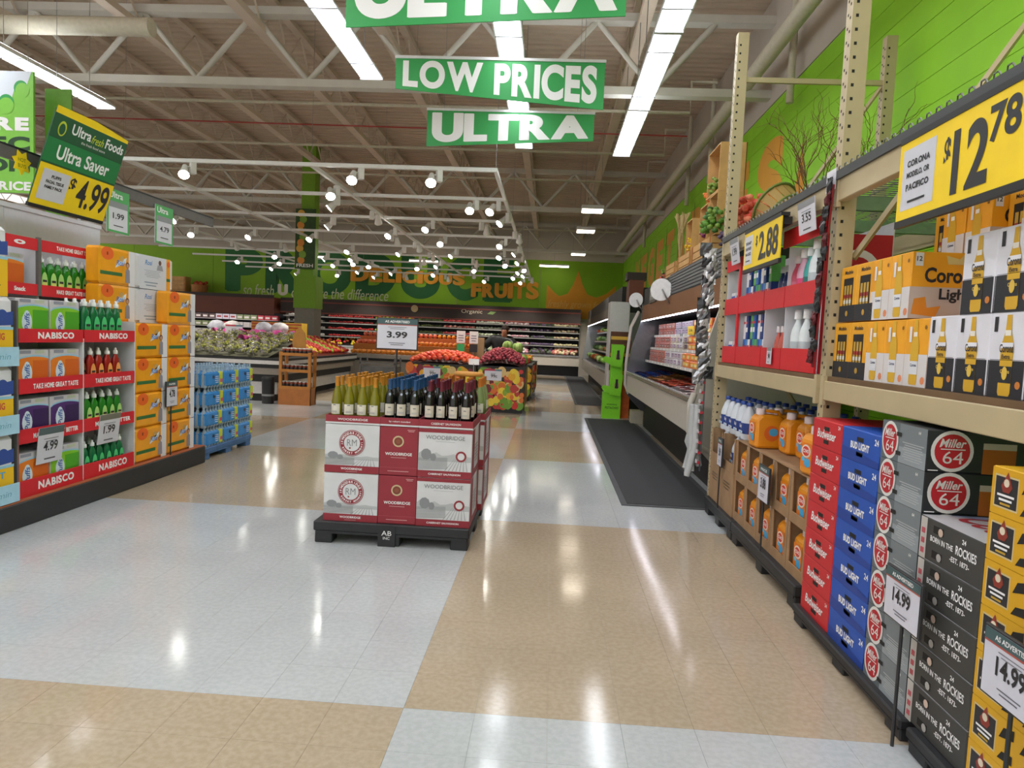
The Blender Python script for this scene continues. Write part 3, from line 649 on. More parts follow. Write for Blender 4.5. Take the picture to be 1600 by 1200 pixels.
# ---- yellow price boards and tags on the upper beam
def yellow_sign(label, yc, z0, z1, w, parts, x=1.5, txt=()):
    h = z1 - z0; t = thing('price_board', label, 'price sign', (x, yc, z0), ROR)
    MB().box(-w / 2, w / 2, -.004, .004, 0, h, YEL).obj('panel', t)
    MB().box(-w / 2, w / 2, -.008, .012, -.03, 0, BLACK).obj('bottom_rail', t); MB().box(-w / 2, w / 2, -.008, .05, h, h + .025, BLACK).obj('top_rail', t)
    MB().box(-w / 2 + .03, w / 2 - .03, .004, 1.576 - x, h - .05, h, BLACK).obj('mount', t)
    m = MB(); P = Face(m, (0, -.004, 0), (1, 0, 0), (0, 0, 1)); P.rect(-w * .47, h * .12, -w * .24, h * .9, mat('#c9cad2', .35, 0, .03), 1); m.obj('note_card', t)
    m = MB(); P = Face(m, (0, -.004, 0), (1, 0, 0), (0, 0, 1))
    for i, s in enumerate(txt): P.text(s, -w * .355, h * (.66 - .15 * i), h * .085, INK, 3, w=w * .16, bold=.04)
    P.lines(-w * .44, h * .2, -w * .27, h * .26, 1, INK, 3, .5)
    for s, a, b, hh, ww in parts: P.text(s, a * w, b * h, hh * h, INK, 2, w=ww * w, bold=.03)
    m.obj('lettering', t)
yellow_sign('yellow board reading $12.78 hung above the bottled beer packs', 2.6, 2.17, 2.5, 1.1, [('$', -.165, .42, .38, .04), ('12', -.03, .1, .74, .2), ('78', .14, .5, .4, .15)], txt=('CORONA', 'MODELO, OR', 'PACIFICO'))
yellow_sign('yellow board reading $2.88 hung above the shelf display', 5.13, 2.2, 2.48, .86, [('$', -.12, .5, .32, .05), ('2.88', .2, .12, .74, .5)], txt=('SOAP', 'BAR PACK', '16 OZ'))
hang_tag('white price card reading 3.55 hung from the upper beam', (1.54, 4.4, 2.52), ROR, .28, .2, '3.55', tilt=.12)
hang_tag('white price card hung on the upper beam by the far post', (1.54, 6.08, 2.53), ROR, .26, .22, '1.99', tilt=.15)
hang_tag('small white price tag clipped at the middle post', (1.57, 4.1, 2.63), ROR, .13, .12, '1.19', head='#e0e0e4')
hang_tag('tiny price tag on the lower red display strip', (1.6, 5.1, 1.6), ROR, .1, .12, '.98')
# ---- bottled beer packs on the shelf of the near bay
def six(P):
    P.rect(-.1, 0, .1, .09, ink('#22252c'), 1); P.rect(-.06, .09, .06, .24, HOLE, 1)
    for a in (-.035, 0, .035):
        P.rect(a - .012, .09, a + .012, .2, ink('#c09a3a'), 2); P.rect(a - .012, .1, a + .012, .12, ink('#d8d4c8'), 3); P.rect(a - .012, .13, a + .012, .15, ink('#9a2a22'), 3)
    P.text('Modelo', 0, .262, .022, INK, 2, w=.1); P.disc(0, .045, .016, ink('#b98f30'), 2, n=10)
def bot(P, a, col1, lab, s=1., dk=None):
    P.poly([(a - .013, .3), (a - .016, .24), (a - .034, .19), (a - .034, .02), (a - .028, .008), (a + .028, .008), (a + .034, .02), (a + .034, .19), (a + .016, .24), (a + .013, .3)], ink(col1), 2)
    P.rect(a - .034, .055, a + .034, .115, ink(lab), 3); P.text('Corona', a, .09, .014, ink('#1c2c5c' if lab != '#20242c' else '#e0c060'), 4, w=.05); P.rect(a - .015, .225, a + .015, .245, ink('#e8e4d8'), 3)
    if dk: P.poly([(a - .034, .18), (a + .034, .18), (a + .034, .2), (a - .034, .205)], ink(dk), 3)
def clight(P):
    P.rect(-.096, 0, .096, .145, ink('#d5d1d0'), 1); bot(P, -.01, '#d6a92c', '#d9dbe0'); P.rect(-.06, .2, -.04, .27, ink('#dfe0e2'), 3); P.disc(.07, .265, .01, ink('#8a5a10'), 2, n=8); P.disc(.07, .03, .018, ink('#e08a5c'), 2, n=8)
def clight_r(P):
    P.rect(-.2, 0, .2, .145, ink('#c3b5ad'), 1); P.text('Corona', -.02, .165, .07, INK, 2, w=.24, bold=.03); P.text('Light', -.0, .075, .065, INK, 2, w=.14, bold=.03)
    P.poly([(-.19, .02), (-.08, .01), (-.06, .06), (-.12, .05), (-.13, .1), (-.18, .09)], ink('#dc8c28'), 2); P.poly([(-.04, .25), (.1, .25), (.11, .29), (.05, .275), (.03, .3), (.01, .275), (-.05, .29)], ink('#d9c07a'), 2); P.rect(-.185, .24, -.15, .3, ink('#d7d7d9'), 2); P.text('12', -.168, .262, .022, INK, 3)
def cextra(P):
    P.rect(-.096, 0, .096, .135, ink('#23252c'), 1); bot(P, 0, '#d2a52a', '#20242c'); P.disc(0, .09, .015, ink('#dcb84a'), 5, .024); P.rect(-.034, .18, .034, .2, ink('#e4e4ea'), 4); P.text('Corona', 0, .165, .03, INK, 5, w=.075); P.text('Extra', 0, .142, .016, INK, 5, w=.045)
    P.rect(-.08, .24, -.06, .295, INK, 2); P.disc(.07, .05, .014, ink('#c87a30'), 2, n=10); P.rect(-.09, .137, .09, .139, ink('#6a6a72'), 2)
def bluec(P): P.text('12', -.07, .24, .04, INKW, 2); P.poly([(-.1, .08), (-.04, .13), (0, .1), (.06, .14), (.1, .1), (.1, .07), (-.1, .06)], ink('#a86a30'), 2); P.rect(-.09, .02, -.05, .06, ink('#d0d4e0'), 2)
ps6 = Proto(carton('beer_pack', 'x', 'beer pack', .2, .26, .305, card('#e6a31e'), six)); pcl = Proto(carton('beer_pack', 'x', 'beer pack', .192, .4, .305, card('#eba31c'), clight, clight_r))
pce = Proto(carton('beer_pack', 'x', 'beer pack', .205, .38, .31, card('#dcdce4'), cextra, lambda P: (P.rect(-.19, 0, .19, .135, ink('#23252c'), 1), P.disc(-.15, .06, .014, ink('#c87a30'), 2, n=10)))); pbc = Proto(carton('beer_pack', 'x', 'beer pack', .24, .38, .31, card('#2a62b8'), bluec))
Zs = 1.448
for r, rn in ((0, 'lower'), (1, 'upper')):
    z = Zs + .04 + r * .311 - .04
    for k, y in enumerate((3.945, 3.743)): ps6.put((1.765, y - .03 * r, z), ROR, f'amber six pack with bottle windows, {"next to" if k == 0 else "second from"} the post, {rn} row', f'amber six packs {rn} row')
    for k in range(3 - r): pcl.put((1.835, 3.545 - k * .1935, z), ROR, f'yellow and white bottled beer pack, {["first", "second", "third"][k]} from the six packs, {rn} row', f'yellow and white packs {rn} row')
    for k in range(3 if r == 0 else 2): pce.put((1.825, (2.96 if r == 0 else 2.755) - k * .207, z), ROR, f'white and navy bottled beer pack, {["first", "second", "third"][k]} from the yellow packs, {rn} row', f'white and navy packs {rn} row')
    pbc.put((1.825, 2.325, z), ROR, f'blue bottled beer pack beside the white and navy packs, {rn} row')
for k in range(8):
    for r in range(3):
        pr = pcl if k % 3 else ps6
        pr.put((2.25, 3.9 - k * .205, Zs + r * .31), ROR, ('yellow and white pack' if k % 3 else 'amber six pack') + ' in the back row of the shelf, ' + ['bottom', 'middle', 'top'][r] + ' layer', ('yellow and white packs' if k % 3 else 'amber packs') + ' in the back row, layer ' + ['one', 'two', 'three'][r])
# ---- hanging clip strips
def clip_strip(label, x, y, z0, z1, n, colf, w=.09, lean=0., js=.02):
    t = thing('clip_strip', label, 'clip strip', (x, y, 0))
    MB().box(-.006, .006, -.012, .012, z0, z1, mat('#8a1c28' if lean else '#777777', .4)).obj('strip', t)
    for k in range(n):
        z = z0 + (k + .3) * (z1 - z0) / n; m = MB(); c = colf(k); h = w * rnd.uniform(1.0, 1.35); N_ = 4; vs = []; oy = rnd.uniform(-js, js)
        for s_ in (0, 1):
            for j in range(N_ + 1):
                for i in range(N_ + 1):
                    a, b = i / N_, j / N_; bul = math.sin(PI * a) * math.sin(PI * b)
                    vs.append((-.018 + (.014 if s_ == 0 else -.016) * bul + rnd.uniform(-.008, .008), oy + (a - .5) * w + rnd.uniform(-.006, .006), b * h))
        q = (N_ + 1) ** 2; fs = []
        for s_ in (0, 1):
            for j in range(N_):
                for i in range(N_):
                    f = (s_ * q + j * (N_ + 1) + i, s_ * q + j * (N_ + 1) + i + 1, s_ * q + (j + 1) * (N_ + 1) + i + 1, s_ * q + (j + 1) * (N_ + 1) + i); fs.append(f if s_ == 0 else f[::-1])
        m.add(vs, fs, c); m.obj('hanging_packet', t, (0, 0, z))
    return t
FO = [mat('#a6a8aa', .25, .7, .2, 30), mat('#5d5f62', .3, .6, .3, 30), mat('#c8cacc', .3, .5, .15, 25), mat('#303234', .35, .4, .2, 30)]
cs_ = clip_strip('hanging strip of shiny foil packets on the far rack post', 1.5, 6.8, 1.2, 2.5, 24, lambda k: FO[k * 7 % 4], .11, 0., .045); cs_.rotation_euler = (0, 0, PI / 2)
st = clip_strip('hanging strip of dark packets on the middle rack post', 1.56, 4.15, 1.5, 2.55, 14, lambda k: FO[3] if k % 3 else mat('#5a1a22', .35, .3), .07, 1., .03)
st.rotation_euler = (.1, 0, 0); st.location = (1.56, 4.3, 0)
t = thing('hook_strip', 'thin strip with small red tags hanging below the foil packets', 'clip strip', (1.54, 6.83, 0))
MB().box(-.004, .004, -.02, .02, .35, 1.27, mat('#55585c', .4)).obj('strip', t)
for k in range(9): MB().box(-.03, -.005, -.025, .025, .42 + k * .1, .445 + k * .1, mat('#b8303c', .4)).obj('red_tag', t); MB().box(-.045, -.03, -.012, .02, .43 + k * .1, .465 + k * .1, mat('#c8c8cc', .4)).obj('hook', t)
m = MB(); n = 9
for k in range(n):
    a = k / (n - 1); m.tube([(1.5 - .05 * math.sin(k * 2.2), 6.9 + a * .22, 1.0), (1.5 - .03 * math.sin(k * 1.7), 6.9 + a * .22, .6), (1.49 - .07 * math.sin(k * 2.0 + 1), 6.88 + a * .2, .28 + .05 * (k % 3))], [.03, .04, .03], mat('#b9bcbc', .35, 0, .08, 8), 6)
m.obj('plastic_bag_roll', label='crumpled clear plastic bags hanging at the end of the chilled case', cat='plastic bags')
# ================================================================ chilled cases on the right
CW = mat('#b9b3a8', .4, 0, .03); CBK = mat('#1a1a1b', .6); TRIM = mat('#a9a9ab', .25, .8); BRN = mat('#7a4c22', .6, 0, .08, 5)
def case_body(t, y0, y1, prof_panel, xk, rail, back=2.75, zc=2.05, xc=1.75, ztop=2.62, fascia=BRN):
    MB().box(xk, back, y0 + .02, y1 - .02, 0, .62 if prof_panel[1] > .5 else .36, CBK).obj('plinth', t)
    MB().box(rail[0], rail[0] + .05, y0, y1, prof_panel[1], prof_panel[2], CW, .01).obj('front_panel', t)
    MB().box(rail[0] + .05, back, y0, y1, prof_panel[1] - .01, prof_panel[1] + .05, CBK).obj('tub_floor', t)
    MB().box(rail[0] - .03, rail[0] + .04, y0, y1, prof_panel[2], prof_panel[2] + .065, TRIM, .01).obj('bumper_rail', t)
    MB().box(back - .05, back, y0, y1, .4, zc + .4, CBK).obj('back_liner', t)
    MB().box(xc, back, y0, y1, zc, ztop, CBK).obj('canopy', t)
    MB().box(xc - .02, xc, y0, y1, zc - .02, zc + .26, fascia).obj('fascia', t)
    MB().box(xc - .015, xc + .012, y0 + .05, y1 - .05, zc - .034, zc - .02, mat('#f4f2ff', .5, 0, 0, e=14.0)).obj('lamp_tube', t)
t = thing('chilled_case', 'open chilled case of packaged food beside the pallet rack', 'chilled case', (0, 0, 0))
case_body(t, 7.12, 13.25, (0, .66, .99), 1.86, (1.5,))
m = MB(); SL = mat('#55565a', .45, .3)
for k in range(7): MB().box(1.725, 1.735, 7.2, 10.4, 2.33 + k * .042, 2.36 + k * .042, SL).obj('louver_slat', t)
MB().box(1.735, 1.75, 7.2, 10.4, 2.31, 2.63, DARK).obj('louver_back', t)
END = mat('#8c8f92', .3, .3)
for y in (7.06, 13.25):
    m = MB(); m.prism([(1.5, .62), (1.5, 1.1), (1.56, 1.5), (1.72, 2.05), (1.72, 2.35), (2.75, 2.35), (2.75, .3), (1.8, .3), (1.6, .5)], 'y', y, y + .05, mat('#74777a', .15, .6) if y > 10 else CW); m.obj('end_panel', t)
MB().tube([(1.66, 13.24, 2.2), (1.52, 13.22, 1.9), (1.47, 13.22, 1.2), (1.47, 13.22, .8), (1.55, 13.22, .62)], .03, CW, 6).obj('end_trim', t)
MB().tube([(1.5, 7.08, 1.1), (1.46, 7.06, 1.0), (1.46, 7.06, .72), (1.55, 7.08, .58), (1.7, 7.08, .5)], .035, CW, 6).obj('end_trim', t)
SHZ = [(1.28, 1.84), (1.52, 1.92), (1.75, 1.98)]
for z, x in SHZ:
    MB().box(x, 2.7, 7.18, 13.2, z - .012, z, DARK).obj('shelf', t)
    MB().box(x - .012, x, 7.18, 13.2, z - .03, z + .012, mat('#c9c9c4', .4)).obj('ticket_rail', t)
    q = 7.3
    while q < 13.1: MB().box(x - .014, x - .012, q, q + .05, z - .025, z + .008, INKW).obj('ticket', t); q += .33
MB().prism([(1.56, .95), (2.3, 1.03), (2.3, .72), (1.56, .72)], 'y', 7.18, 13.2, mat('#6d6f72', .4, .3)).obj('deck', t)
# packets
def packet(name, h, w, d, hh, col2, kind, print_=None):
    t = O(name, None, None, label='x', cat='food pack')
    if kind == 'box':
        m = MB().box(-w / 2, w / 2, -d / 2, d / 2, 0, hh, mat(h, .3, 0, .12, 14), .008); b = m.obj('pack', t)
    else:
        m = MB(); nx, ny = 4, 3; vs = []
        for s_ in (0, 1):
            for j in range(ny + 1):
                for i in range(nx + 1):
                    a, b_ = i / nx, j / ny; bul = math.sin(PI * a) * math.sin(PI * b_) ** .6
                    vs.append(((a - .5) * w, (b_ - .5) * d, hh * (.5 + (.5 if s_ else -.5) * bul) + .01 * math.sin(7 * a + 5 * b_)))
        n = (nx + 1) * (ny + 1); fs = []
        for s_ in (0, 1):
            for j in range(ny):
                for i in range(nx):
                    q = (s_ * n + j * (nx + 1) + i, s_ * n + j * (nx + 1) + i + 1, s_ * n + (j + 1) * (nx + 1) + i + 1, s_ * n + (j + 1) * (nx + 1) + i); fs.append(q if s_ else q[::-1])
        m.add(vs, fs, mat(h, .2, 0, .18, 20), True); m.obj('pack', t)
    m = MB(); P = front(m, w, d + .002) if kind == 'box' else top(m, hh + .006)
    P.rect(-w * .35, hh * .25 if kind == 'box' else -d * .25, w * .35, hh * .75 if kind == 'box' else d * .25, mat(col2, .4, 0, .1, 25), 1); P.lines(-w * .3, hh * .35 if kind == 'box' else -d * .12, w * .3, hh * .65 if kind == 'box' else d * .12, 2, INKW, 2); m.obj('label', t)
    return Proto(t)
# (colour, label colour) by section along the case; shelf rows bottom to top
secs = [(7.2, 8.7, '#ec9a34', '#d83a2c', 'orange'), (8.7, 9.9, '#e2783a', '#e8c444', 'copper'), (9.9, 11.3, '#c9c4c8', '#8a5f8f', 'pale'), (11.3, 13.15, '#b8685c', '#7a3830', 'dark red')]
cn = {'orange': 0, 'copper': 1, 'pale': 2, 'dark red': 3}
rown = ['lowest', 'middle', 'top']
for ri, (z, x) in enumerate(SHZ):
    for a, b, c1, c2, nm in secs:
        c = {('pale', 2): '#b8b4c4', ('pale', 1): '#c8bfae', ('orange', 0): '#b9a4b4', ('orange', 2): '#d4552c'}.get((nm, ri), c1)
        pr = packet('food_pack', c, .26, .2, .1, c2, 'box'); y = a + .15
        while y < b - .1:
            for k in range(2): pr.put((x + .12 + rnd.uniform(0, .02), y, z + .002 + k * .102), ROR, f'{nm} food pack on the {rown[ri]} shelf of the chilled case, {"upper" if k else "lower"} layer', f'{nm} packs {rown[ri]} shelf {k}')
            y += .275
for pr, a, b, lab in ((packet('food_bag', '#e8dedb', .3, .24, .05, '#c8405a', 'bag'), 7.3, 9.2, 'white and red'), (packet('food_bag', '#dc7258', .3, .22, .05, '#e0d8d0', 'bag'), 9.3, 10.6, 'red'), (packet('food_bag', '#c4925f', .26, .22, .05, '#c8a860', 'bag'), 10.7, 11.6, 'brown'), (packet('food_bag', '#4a74c4', .28, .22, .05, '#b0303c', 'bag'), 11.6, 13.1, 'blue')):
    y = a + .15
    while y < b:
        for k in range(3): pr.put((1.7 + k * .2, y + rnd.uniform(-.03, .03), .995 + k * .026 + rnd.uniform(0, .015)), (0, -.12 + rnd.uniform(-.04, .04), ROR + rnd.uniform(-.12, .12)), f'{lab} food bag lying in the well of the chilled case', f'{lab} bags in the chilled well')
        y += .3
hang_tag('yellow shelf tag on the top shelf of the chilled case', (1.93, 9.6, 1.86), ROR, .42, .12, '2.99', col='#e8c818', head='#e8c818')
hang_tag('white shelf tag hanging in the chilled case', (1.88, 10.0, 1.76), ROR, .25, .2, '.99')
for y, z, r, lab in ((10.3, 2.4, .165, 'round white disc sign on a bracket, over the middle of the chilled case'), (13.3, 2.42, .14, 'round white disc sign on a bracket, over the end of the chilled case')):
    t = thing('disc_sign', lab, 'sign', (1.6, y, z), (0, 0, -.5))
    MB().lathe([(r, -.01), (r, .01)], mat('#dcdcdc', .5), 24).obj('disc', t, (0, 0, 0), (PI / 2, 0, 0)); MB().tube([(.02, -.02, 0), (.1, -.05, -.12), (.12, .06, -.2), (.14, .2, -.2)], .014, STEEL, 6).obj('bracket', t)
for y, lab in ((11.9, 'small dark photo plaque on the chilled case by the end disc sign'), (10.95, 'small dark photo plaque on the chilled case by the middle disc sign')):
    t = thing('photo_plaque', lab, 'sign', (1.715, y, 2.3), ROR); MB().box(-.35, .35, -.01, .01, 0, .26, mat('#4a4038', .5, 0, .3, 9)).obj('board', t)
    m = MB(); P = Face(m, (0, -.01, 0), (1, 0, 0), (0, 0, 1)); P.rect(-.3, .05, .2, .2, mat('#7d7f78', .5, 0, .4, 8), 1); P.rect(-.35, .24, .35, .26, ink('#4fae3a'), 1); P.text('FRESH', -.05, .1, .06, INKW, 2, w=.25); m.obj('picture', t)
# wooden display on top of the case: shadow boxes, crates, flowers
WD = mat('#c79a5e', .65, 0, .12, 7); WD2 = mat('#a9713a', .7, 0, .12, 7)
def wbox(w, d, h, label, loc, th=.015, back=True):
    t = thing('wooden_box', label, 'wooden box', loc, ROR)
    for x in (-w / 2, w / 2 - th): MB().box(x, x + th, -d / 2, d / 2, 0, h, WD).obj('side_board', t)
    for z in (0, h - th): MB().box(-w / 2 + th, w / 2 - th, -d / 2, d / 2, z, z + th, WD).obj('shelf_board', t)
    if back: MB().box(-w / 2, w / 2, d / 2 - .008, d / 2, 0, h, WD2).obj('back_board', t)
ZC = 2.62
def crate(w, d, h, label, loc, n=3, rz=ROR):
    t = thing('slatted_crate', label, 'crate', loc, rz); sh = h / n
    for k in range(n):
        MB().box(-w / 2, w / 2, -d / 2, -d / 2 + .012, k * sh + .006, (k + 1) * sh - .006, WD).obj('slat', t); MB().box(-w / 2, w / 2, d / 2 - .012, d / 2, k * sh + .006, (k + 1) * sh - .006, WD).obj('slat', t)
        for x in (-w / 2, w / 2 - .012): MB().box(x, x + .012, -d / 2 + .012, d / 2 - .012, k * sh + .006, (k + 1) * sh - .006, WD).obj('end_slat', t)
    for x in (-w / 2 + .02, w / 2 - .07):
        MB().box(x, x + .05, -d / 2 - .008, -d / 2, 0, h, WD2).obj('corner_post', t)
    MB().box(-w / 2, w / 2, -d / 2, d / 2, 0, .01, WD2).obj('base_board', t)
crate(1.1, .32, .27, 'slatted crate on the chilled case under the shadow boxes', (1.98, 8.75, ZC), 3); crate(.95, .32, .25, 'slatted crate on the chilled case, second from the pallet rack', (1.98, 9.85, ZC), 3); crate(.9, .32, .24, 'slatted crate on the chilled case near the photo plaques', (1.98, 10.95, ZC), 3)
for i, (y, zz, w, h, lab) in enumerate(((8.35, ZC + .275, .42, .5, 'open wooden box with leaves, beside the rack post'), (8.85, ZC + .275, .42, .46, 'open wooden box holding a purple flower head'), (9.75, ZC + .255, .42, .45, 'open wooden box holding yellow peppers'), (8.45, ZC + .78, .6, .55, 'tallest open wooden box with green fruit, top of the pile'))):
    wbox(w, .3, h, lab, (2.0, y, zz))
LEAF = [mat('#5d8a2c', .6, 0, .2, 20), mat('#7fa043', .6, 0, .2, 20), mat('#3d6a26', .6, 0, .2, 20)]
def blossom(label, loc, r, cols, n=22,  cat='flowers', name='flower_cluster'):
    m = MB()
    for k in range(n * 3):
        a, b = rnd.uniform(0, 2 * PI), rnd.uniform(-.8, 1); q = r * rnd.uniform(.4, .9)
        m.blob((math.cos(a) * q * math.sqrt(1 - min(1, b * b)), math.sin(a) * q, b * q), r * .2, r * .2, r * .15, rnd.choice(cols), 6, 3, .25)
    m.obj(name, None, loc, label=label, cat=cat)
PK = [mat('#e0704c', .6, 0, .15, 20), mat('#ea8a66', .6, 0, .15, 20), mat('#d85a44', .6, 0, .15, 20)]
blossom('orange silk blossoms between the rack post and the basket', (1.9, 6.86, 2.88), .22, PK, 30); blossom('orange silk pumpkin cluster at the tallest wooden box', (1.95, 8.95, 3.5), .15, [mat('#e0762a', .5)], 16, 'decoration')
blossom('green leaves spilling from the open wooden box', (1.85, 8.2, 3.05), .2, LEAF, 26, 'leaves'); blossom('dark purple leaves drooping below the rack post', (1.9, 7.72, 2.77), .15, [mat('#4a3c52', .6), mat('#5d4a68', .6)], 20, 'leaves')
blossom('green fruit in the tallest wooden box', (1.95, 8.62, 3.55), .13, LEAF[:2], 14, 'decoration'); blossom('purple flower head in the wooden box', (1.9, 8.9, 3.02), .09, [mat('#8a3a6a', .6)], 12)
blossom('yellow peppers in the wooden box', (1.88, 9.7, 2.98), .11, [mat('#e8c020', .5)], 9, 'decoration'); blossom('red and grey dried flowers at the crate end', (1.9, 11.7, 2.75), .14, [PK[2], mat('#5a5a5e', .7), LEAF[1]], 16)
m = MB()
for k in range(26): a = rnd.uniform(-.12, .12); m.tube([(0, 0, 0), (rnd.uniform(-.04, .04), a * .4, .35), (rnd.uniform(-.1, .1), a * 1.6, .7)], [.004, .005, .008], mat('#b8a070', .8, 0, .1), 4)
m.obj('wheat_sheaf', None, (1.88, 10.5, 2.85), label='sheaf of dried wheat standing between the crates', cat='dried plants')
# tilted basket and curly branches on the rack deck
t = thing('bushel_basket', 'wooden slat basket lying tilted on the wire deck', 'basket', (2.15, 6.3, 2.72), (.2, .95, 2.4))
for k in range(16):
    a0, a1 = 2 * PI * k / 16, 2 * PI * (k + .86) / 16; m = MB(); q = []
    for a in (a0, a1):
        for r, z in ((.15, 0), (.22, .34)): q += [(r * math.cos(a), r * math.sin(a), z), ((r - .008) * math.cos(a), (r - .008) * math.sin(a), z)]
    m.add(q, [(0, 4, 6, 2), (1, 3, 7, 5), (2, 6, 7, 3), (0, 1, 5, 4), (0, 2, 3, 1), (4, 5, 7, 6)], mat('#a98a4e', .7, 0, .12, 6)); m.obj('stave', t)
for z, r in ((.33, .226), (.17, .19)): MB().tube([(r * math.cos(a * PI / 12), r * math.sin(a * PI / 12), z) for a in range(25)], .012, mat('#6f7f3c', .7), 6).obj('hoop', t)
MB().lathe([(.15, 0), (.15, .01)], WD2, 16).obj('bottom', t)
m = MB(); r2 = random.Random(5); BRK = mat('#6b4a30', .8, 0, .1)
def twig(p, d, L, r, dep):
    pts = [p]; q = Vector(p); dd = Vector(d)
    for i in range(7):
        dd = (dd + Vector((r2.uniform(-.45, .45), r2.uniform(-.5, .5), r2.uniform(-.25, .3)))).normalized(); q = q + dd * (L / 7); q.x = min(q.x, 3.15); pts.append(tuple(q))
        if dep and i in (2, 3, 4, 5): twig(tuple(q), dd + Vector((r2.uniform(-.6, .6), r2.uniform(-.8, .8), r2.uniform(-.1, .5))), L * .55, r * .6, dep - 1)
    m.tube(pts, [r * (1 - .1 * i) for i in range(len(pts))], BRK, 5, False)
for k in range(7): twig((2.35, 6.45 + .02 * k, 2.61), (r2.uniform(-.5, .4), r2.uniform(-.7, .7), 1.2), .95, .008, 2)
m.obj('curly_branches', label='bundle of curly bare branches standing before the green wall', cat='branches')
# ---- vegetable case beyond
t = thing('vegetable_case', 'long open produce case of greens along the right wall', 'chilled case', (0, 0, 0))
case_body(t, 16.2, 30.4, (0, .38, .78), 1.75, (1.45,), zc=2.28, xc=1.62, ztop=2.9, fascia=mat('#3f352a', .6))
for y in (16.15, 30.4):
    m = MB(); m.prism([(1.45, .36), (1.45, .95), (1.55, 1.5), (1.62, 2.3), (2.75, 2.3), (2.75, .3)], 'y', y, y + .05, mat('#8a8d8f', .3, .3)); m.obj('end_panel', t)
for z, x in ((1.25, 1.85), (1.6, 1.95), (1.95, 2.05)): MB().box(x, 2.7, 16.25, 30.35, z - .015, z, DARK).obj('shelf', t); MB().box(x - .012, x, 16.25, 30.35, z - .03, z + .03, mat('#9a9a96', .4)).obj('ticket_rail', t)
MB().prism([(1.5, .8), (2.3, 1.0), (2.3, .6), (1.5, .6)], 'y', 16.25, 30.35, DARK).obj('deck', t)
def heap(name, label, cat, pts, rs, cols, n=6, k=4):
    m = MB()
    for p in pts:
        r = rnd.uniform(*rs); m.blob((p[0], p[1], p[2] + r * .86), r, r, r * .85, rnd.choice(cols), n, k, .12)
    return m.obj(name, label=label, cat=cat, kind='stuff')
VG = [('#55802f', '#6f9a3c', '#3c5f24'), ('#88a84e', '#a8b870', '#587a2c'), ('#c46a2c', '#7f9a3c', '#b8502c'), ('#3f6a2a', '#5a7a34', '#8a9a5a')]
for ri, (z, x) in enumerate(((1.25, 1.95), (1.6, 2.05), (1.95, 2.15), (.9, 1.72))):
    for s_ in range(5):
        a = 16.4 + s_ * 2.8; cs = [mat(c, .55, 0, .15, 15) for c in VG[(ri + s_) % 4]]
        pts = [(x + rnd.uniform(-.06, .3), a + rnd.uniform(0, 2.7), z + .003 + rnd.uniform(0, .05)) for _ in range(44)]
        heap('greens_row', ['green', 'pale green', 'orange and green', 'dark leafy'][(ri + s_) % 4] + f' vegetables heaped on the {["lower", "middle", "top", "front"][ri]} ledge of the long produce case', 'vegetables', pts, (.06, .11), cs)
# white end block, brown shipper, green shipper between the cases
MB().box(1.24, 1.66, 14.75, 15.3, 0, 2.46, mat('#c9c8c6', .45, 0, .03), .01).obj('end_block', label='tall plain white panel block between the two chilled cases', cat='panel')
t = thing('brown_valance', 'dark brown boxed valance above the white panel block', 'valance', (1.6, 14.6, 2.5)); MB().box(0, .3, 0, .5, -.04, .42, mat('#6b3520', .6)).obj('board', t); MB().box(-.05, .35, -.01, .5, .42, .58, mat('#2c1d16', .6)).obj('crown', t)
t = thing('snack_shipper', 'orange and brown cardboard snack stand behind the green stand', 'display', (1.5, 14.52, 0))
MB().box(-.2, .22, 0, .22, 0, 1.0, mat('#c85a18', .6, 0, .15, 10)).obj('body', t); MB().box(-.24, .2, 0, .02, 1.0, 1.82, mat('#5a3216', .6, 0, .15, 8)).obj('header', t)
for z, c in ((1.1, '#8a5a22'), (1.3, '#d8a030'), (1.5, '#6a3a1a'), (1.65, '#e0b040')): MB().box(-.23, .19, -.005, 0, z, z + .07, card(c)).obj('print_band', t)
GRN = mat('#7fd01c', .5, 0, .03); t = thing('green_stand', 'bright lime green cardboard stand with two tilted pockets', 'display', (1.34, 14.3, 0))
MB().box(-.2, .18, 0, .2, 0, .55, GRN).obj('base', t); MB().box(-.06, .19, .05, .2, .55, 1.55, GRN).obj('back_panel', t)
for z in (.5, 1.1):
    m = MB(); m.prism([(-.06 + .0, z), (.16, z - .02), (.2, z + .42), (-.02, z + .44)], 'y', -.06, .06, GRN); m.obj('pocket', t)
    m = MB(); m.prism([(-.06, z + .02), (-.2, z + .08), (-.24, z + .15), (-.2, z + .2), (-.04, z + .17)], 'y', -.05, -.03, GRN); m.obj('flap', t)
    m = MB(); P = Face(m, (0, -.061, 0), (1, 0, 0), (0, 0, 1)); P.disc(.07, z + .2, .05, ink('#9a8a5a'), 1, .07); P.rect(.045, z + .17, .095, z + .33, ink('#1e1a14'), 2); P.rect(.035, z + .14, .105, z + .18, ink('#2e281c'), 2); m.obj('nut_picture', t)
m = MB(); P = Face(m, (0, 0, 0), (1, 0, 0), (0, 0, 1)); P.text('PISTACHIO', 0, .2, .05, ink('#2c4a10'), 1, w=.28); P.text('WONDERFUL', 0, .28, .03, ink('#2c4a10'), 1, w=.22); m.obj('lettering', t)
MB().box(.02, .2, .2, .214, 0, 1.0, DARK).obj('rear_board', t)
MB().box(1.66, 1.9, 13.55, 13.85, 0, .26, mat('#b8b09c', .6), .004).obj('small_box', label='small beige box on the floor beside the chilled case', cat='box')
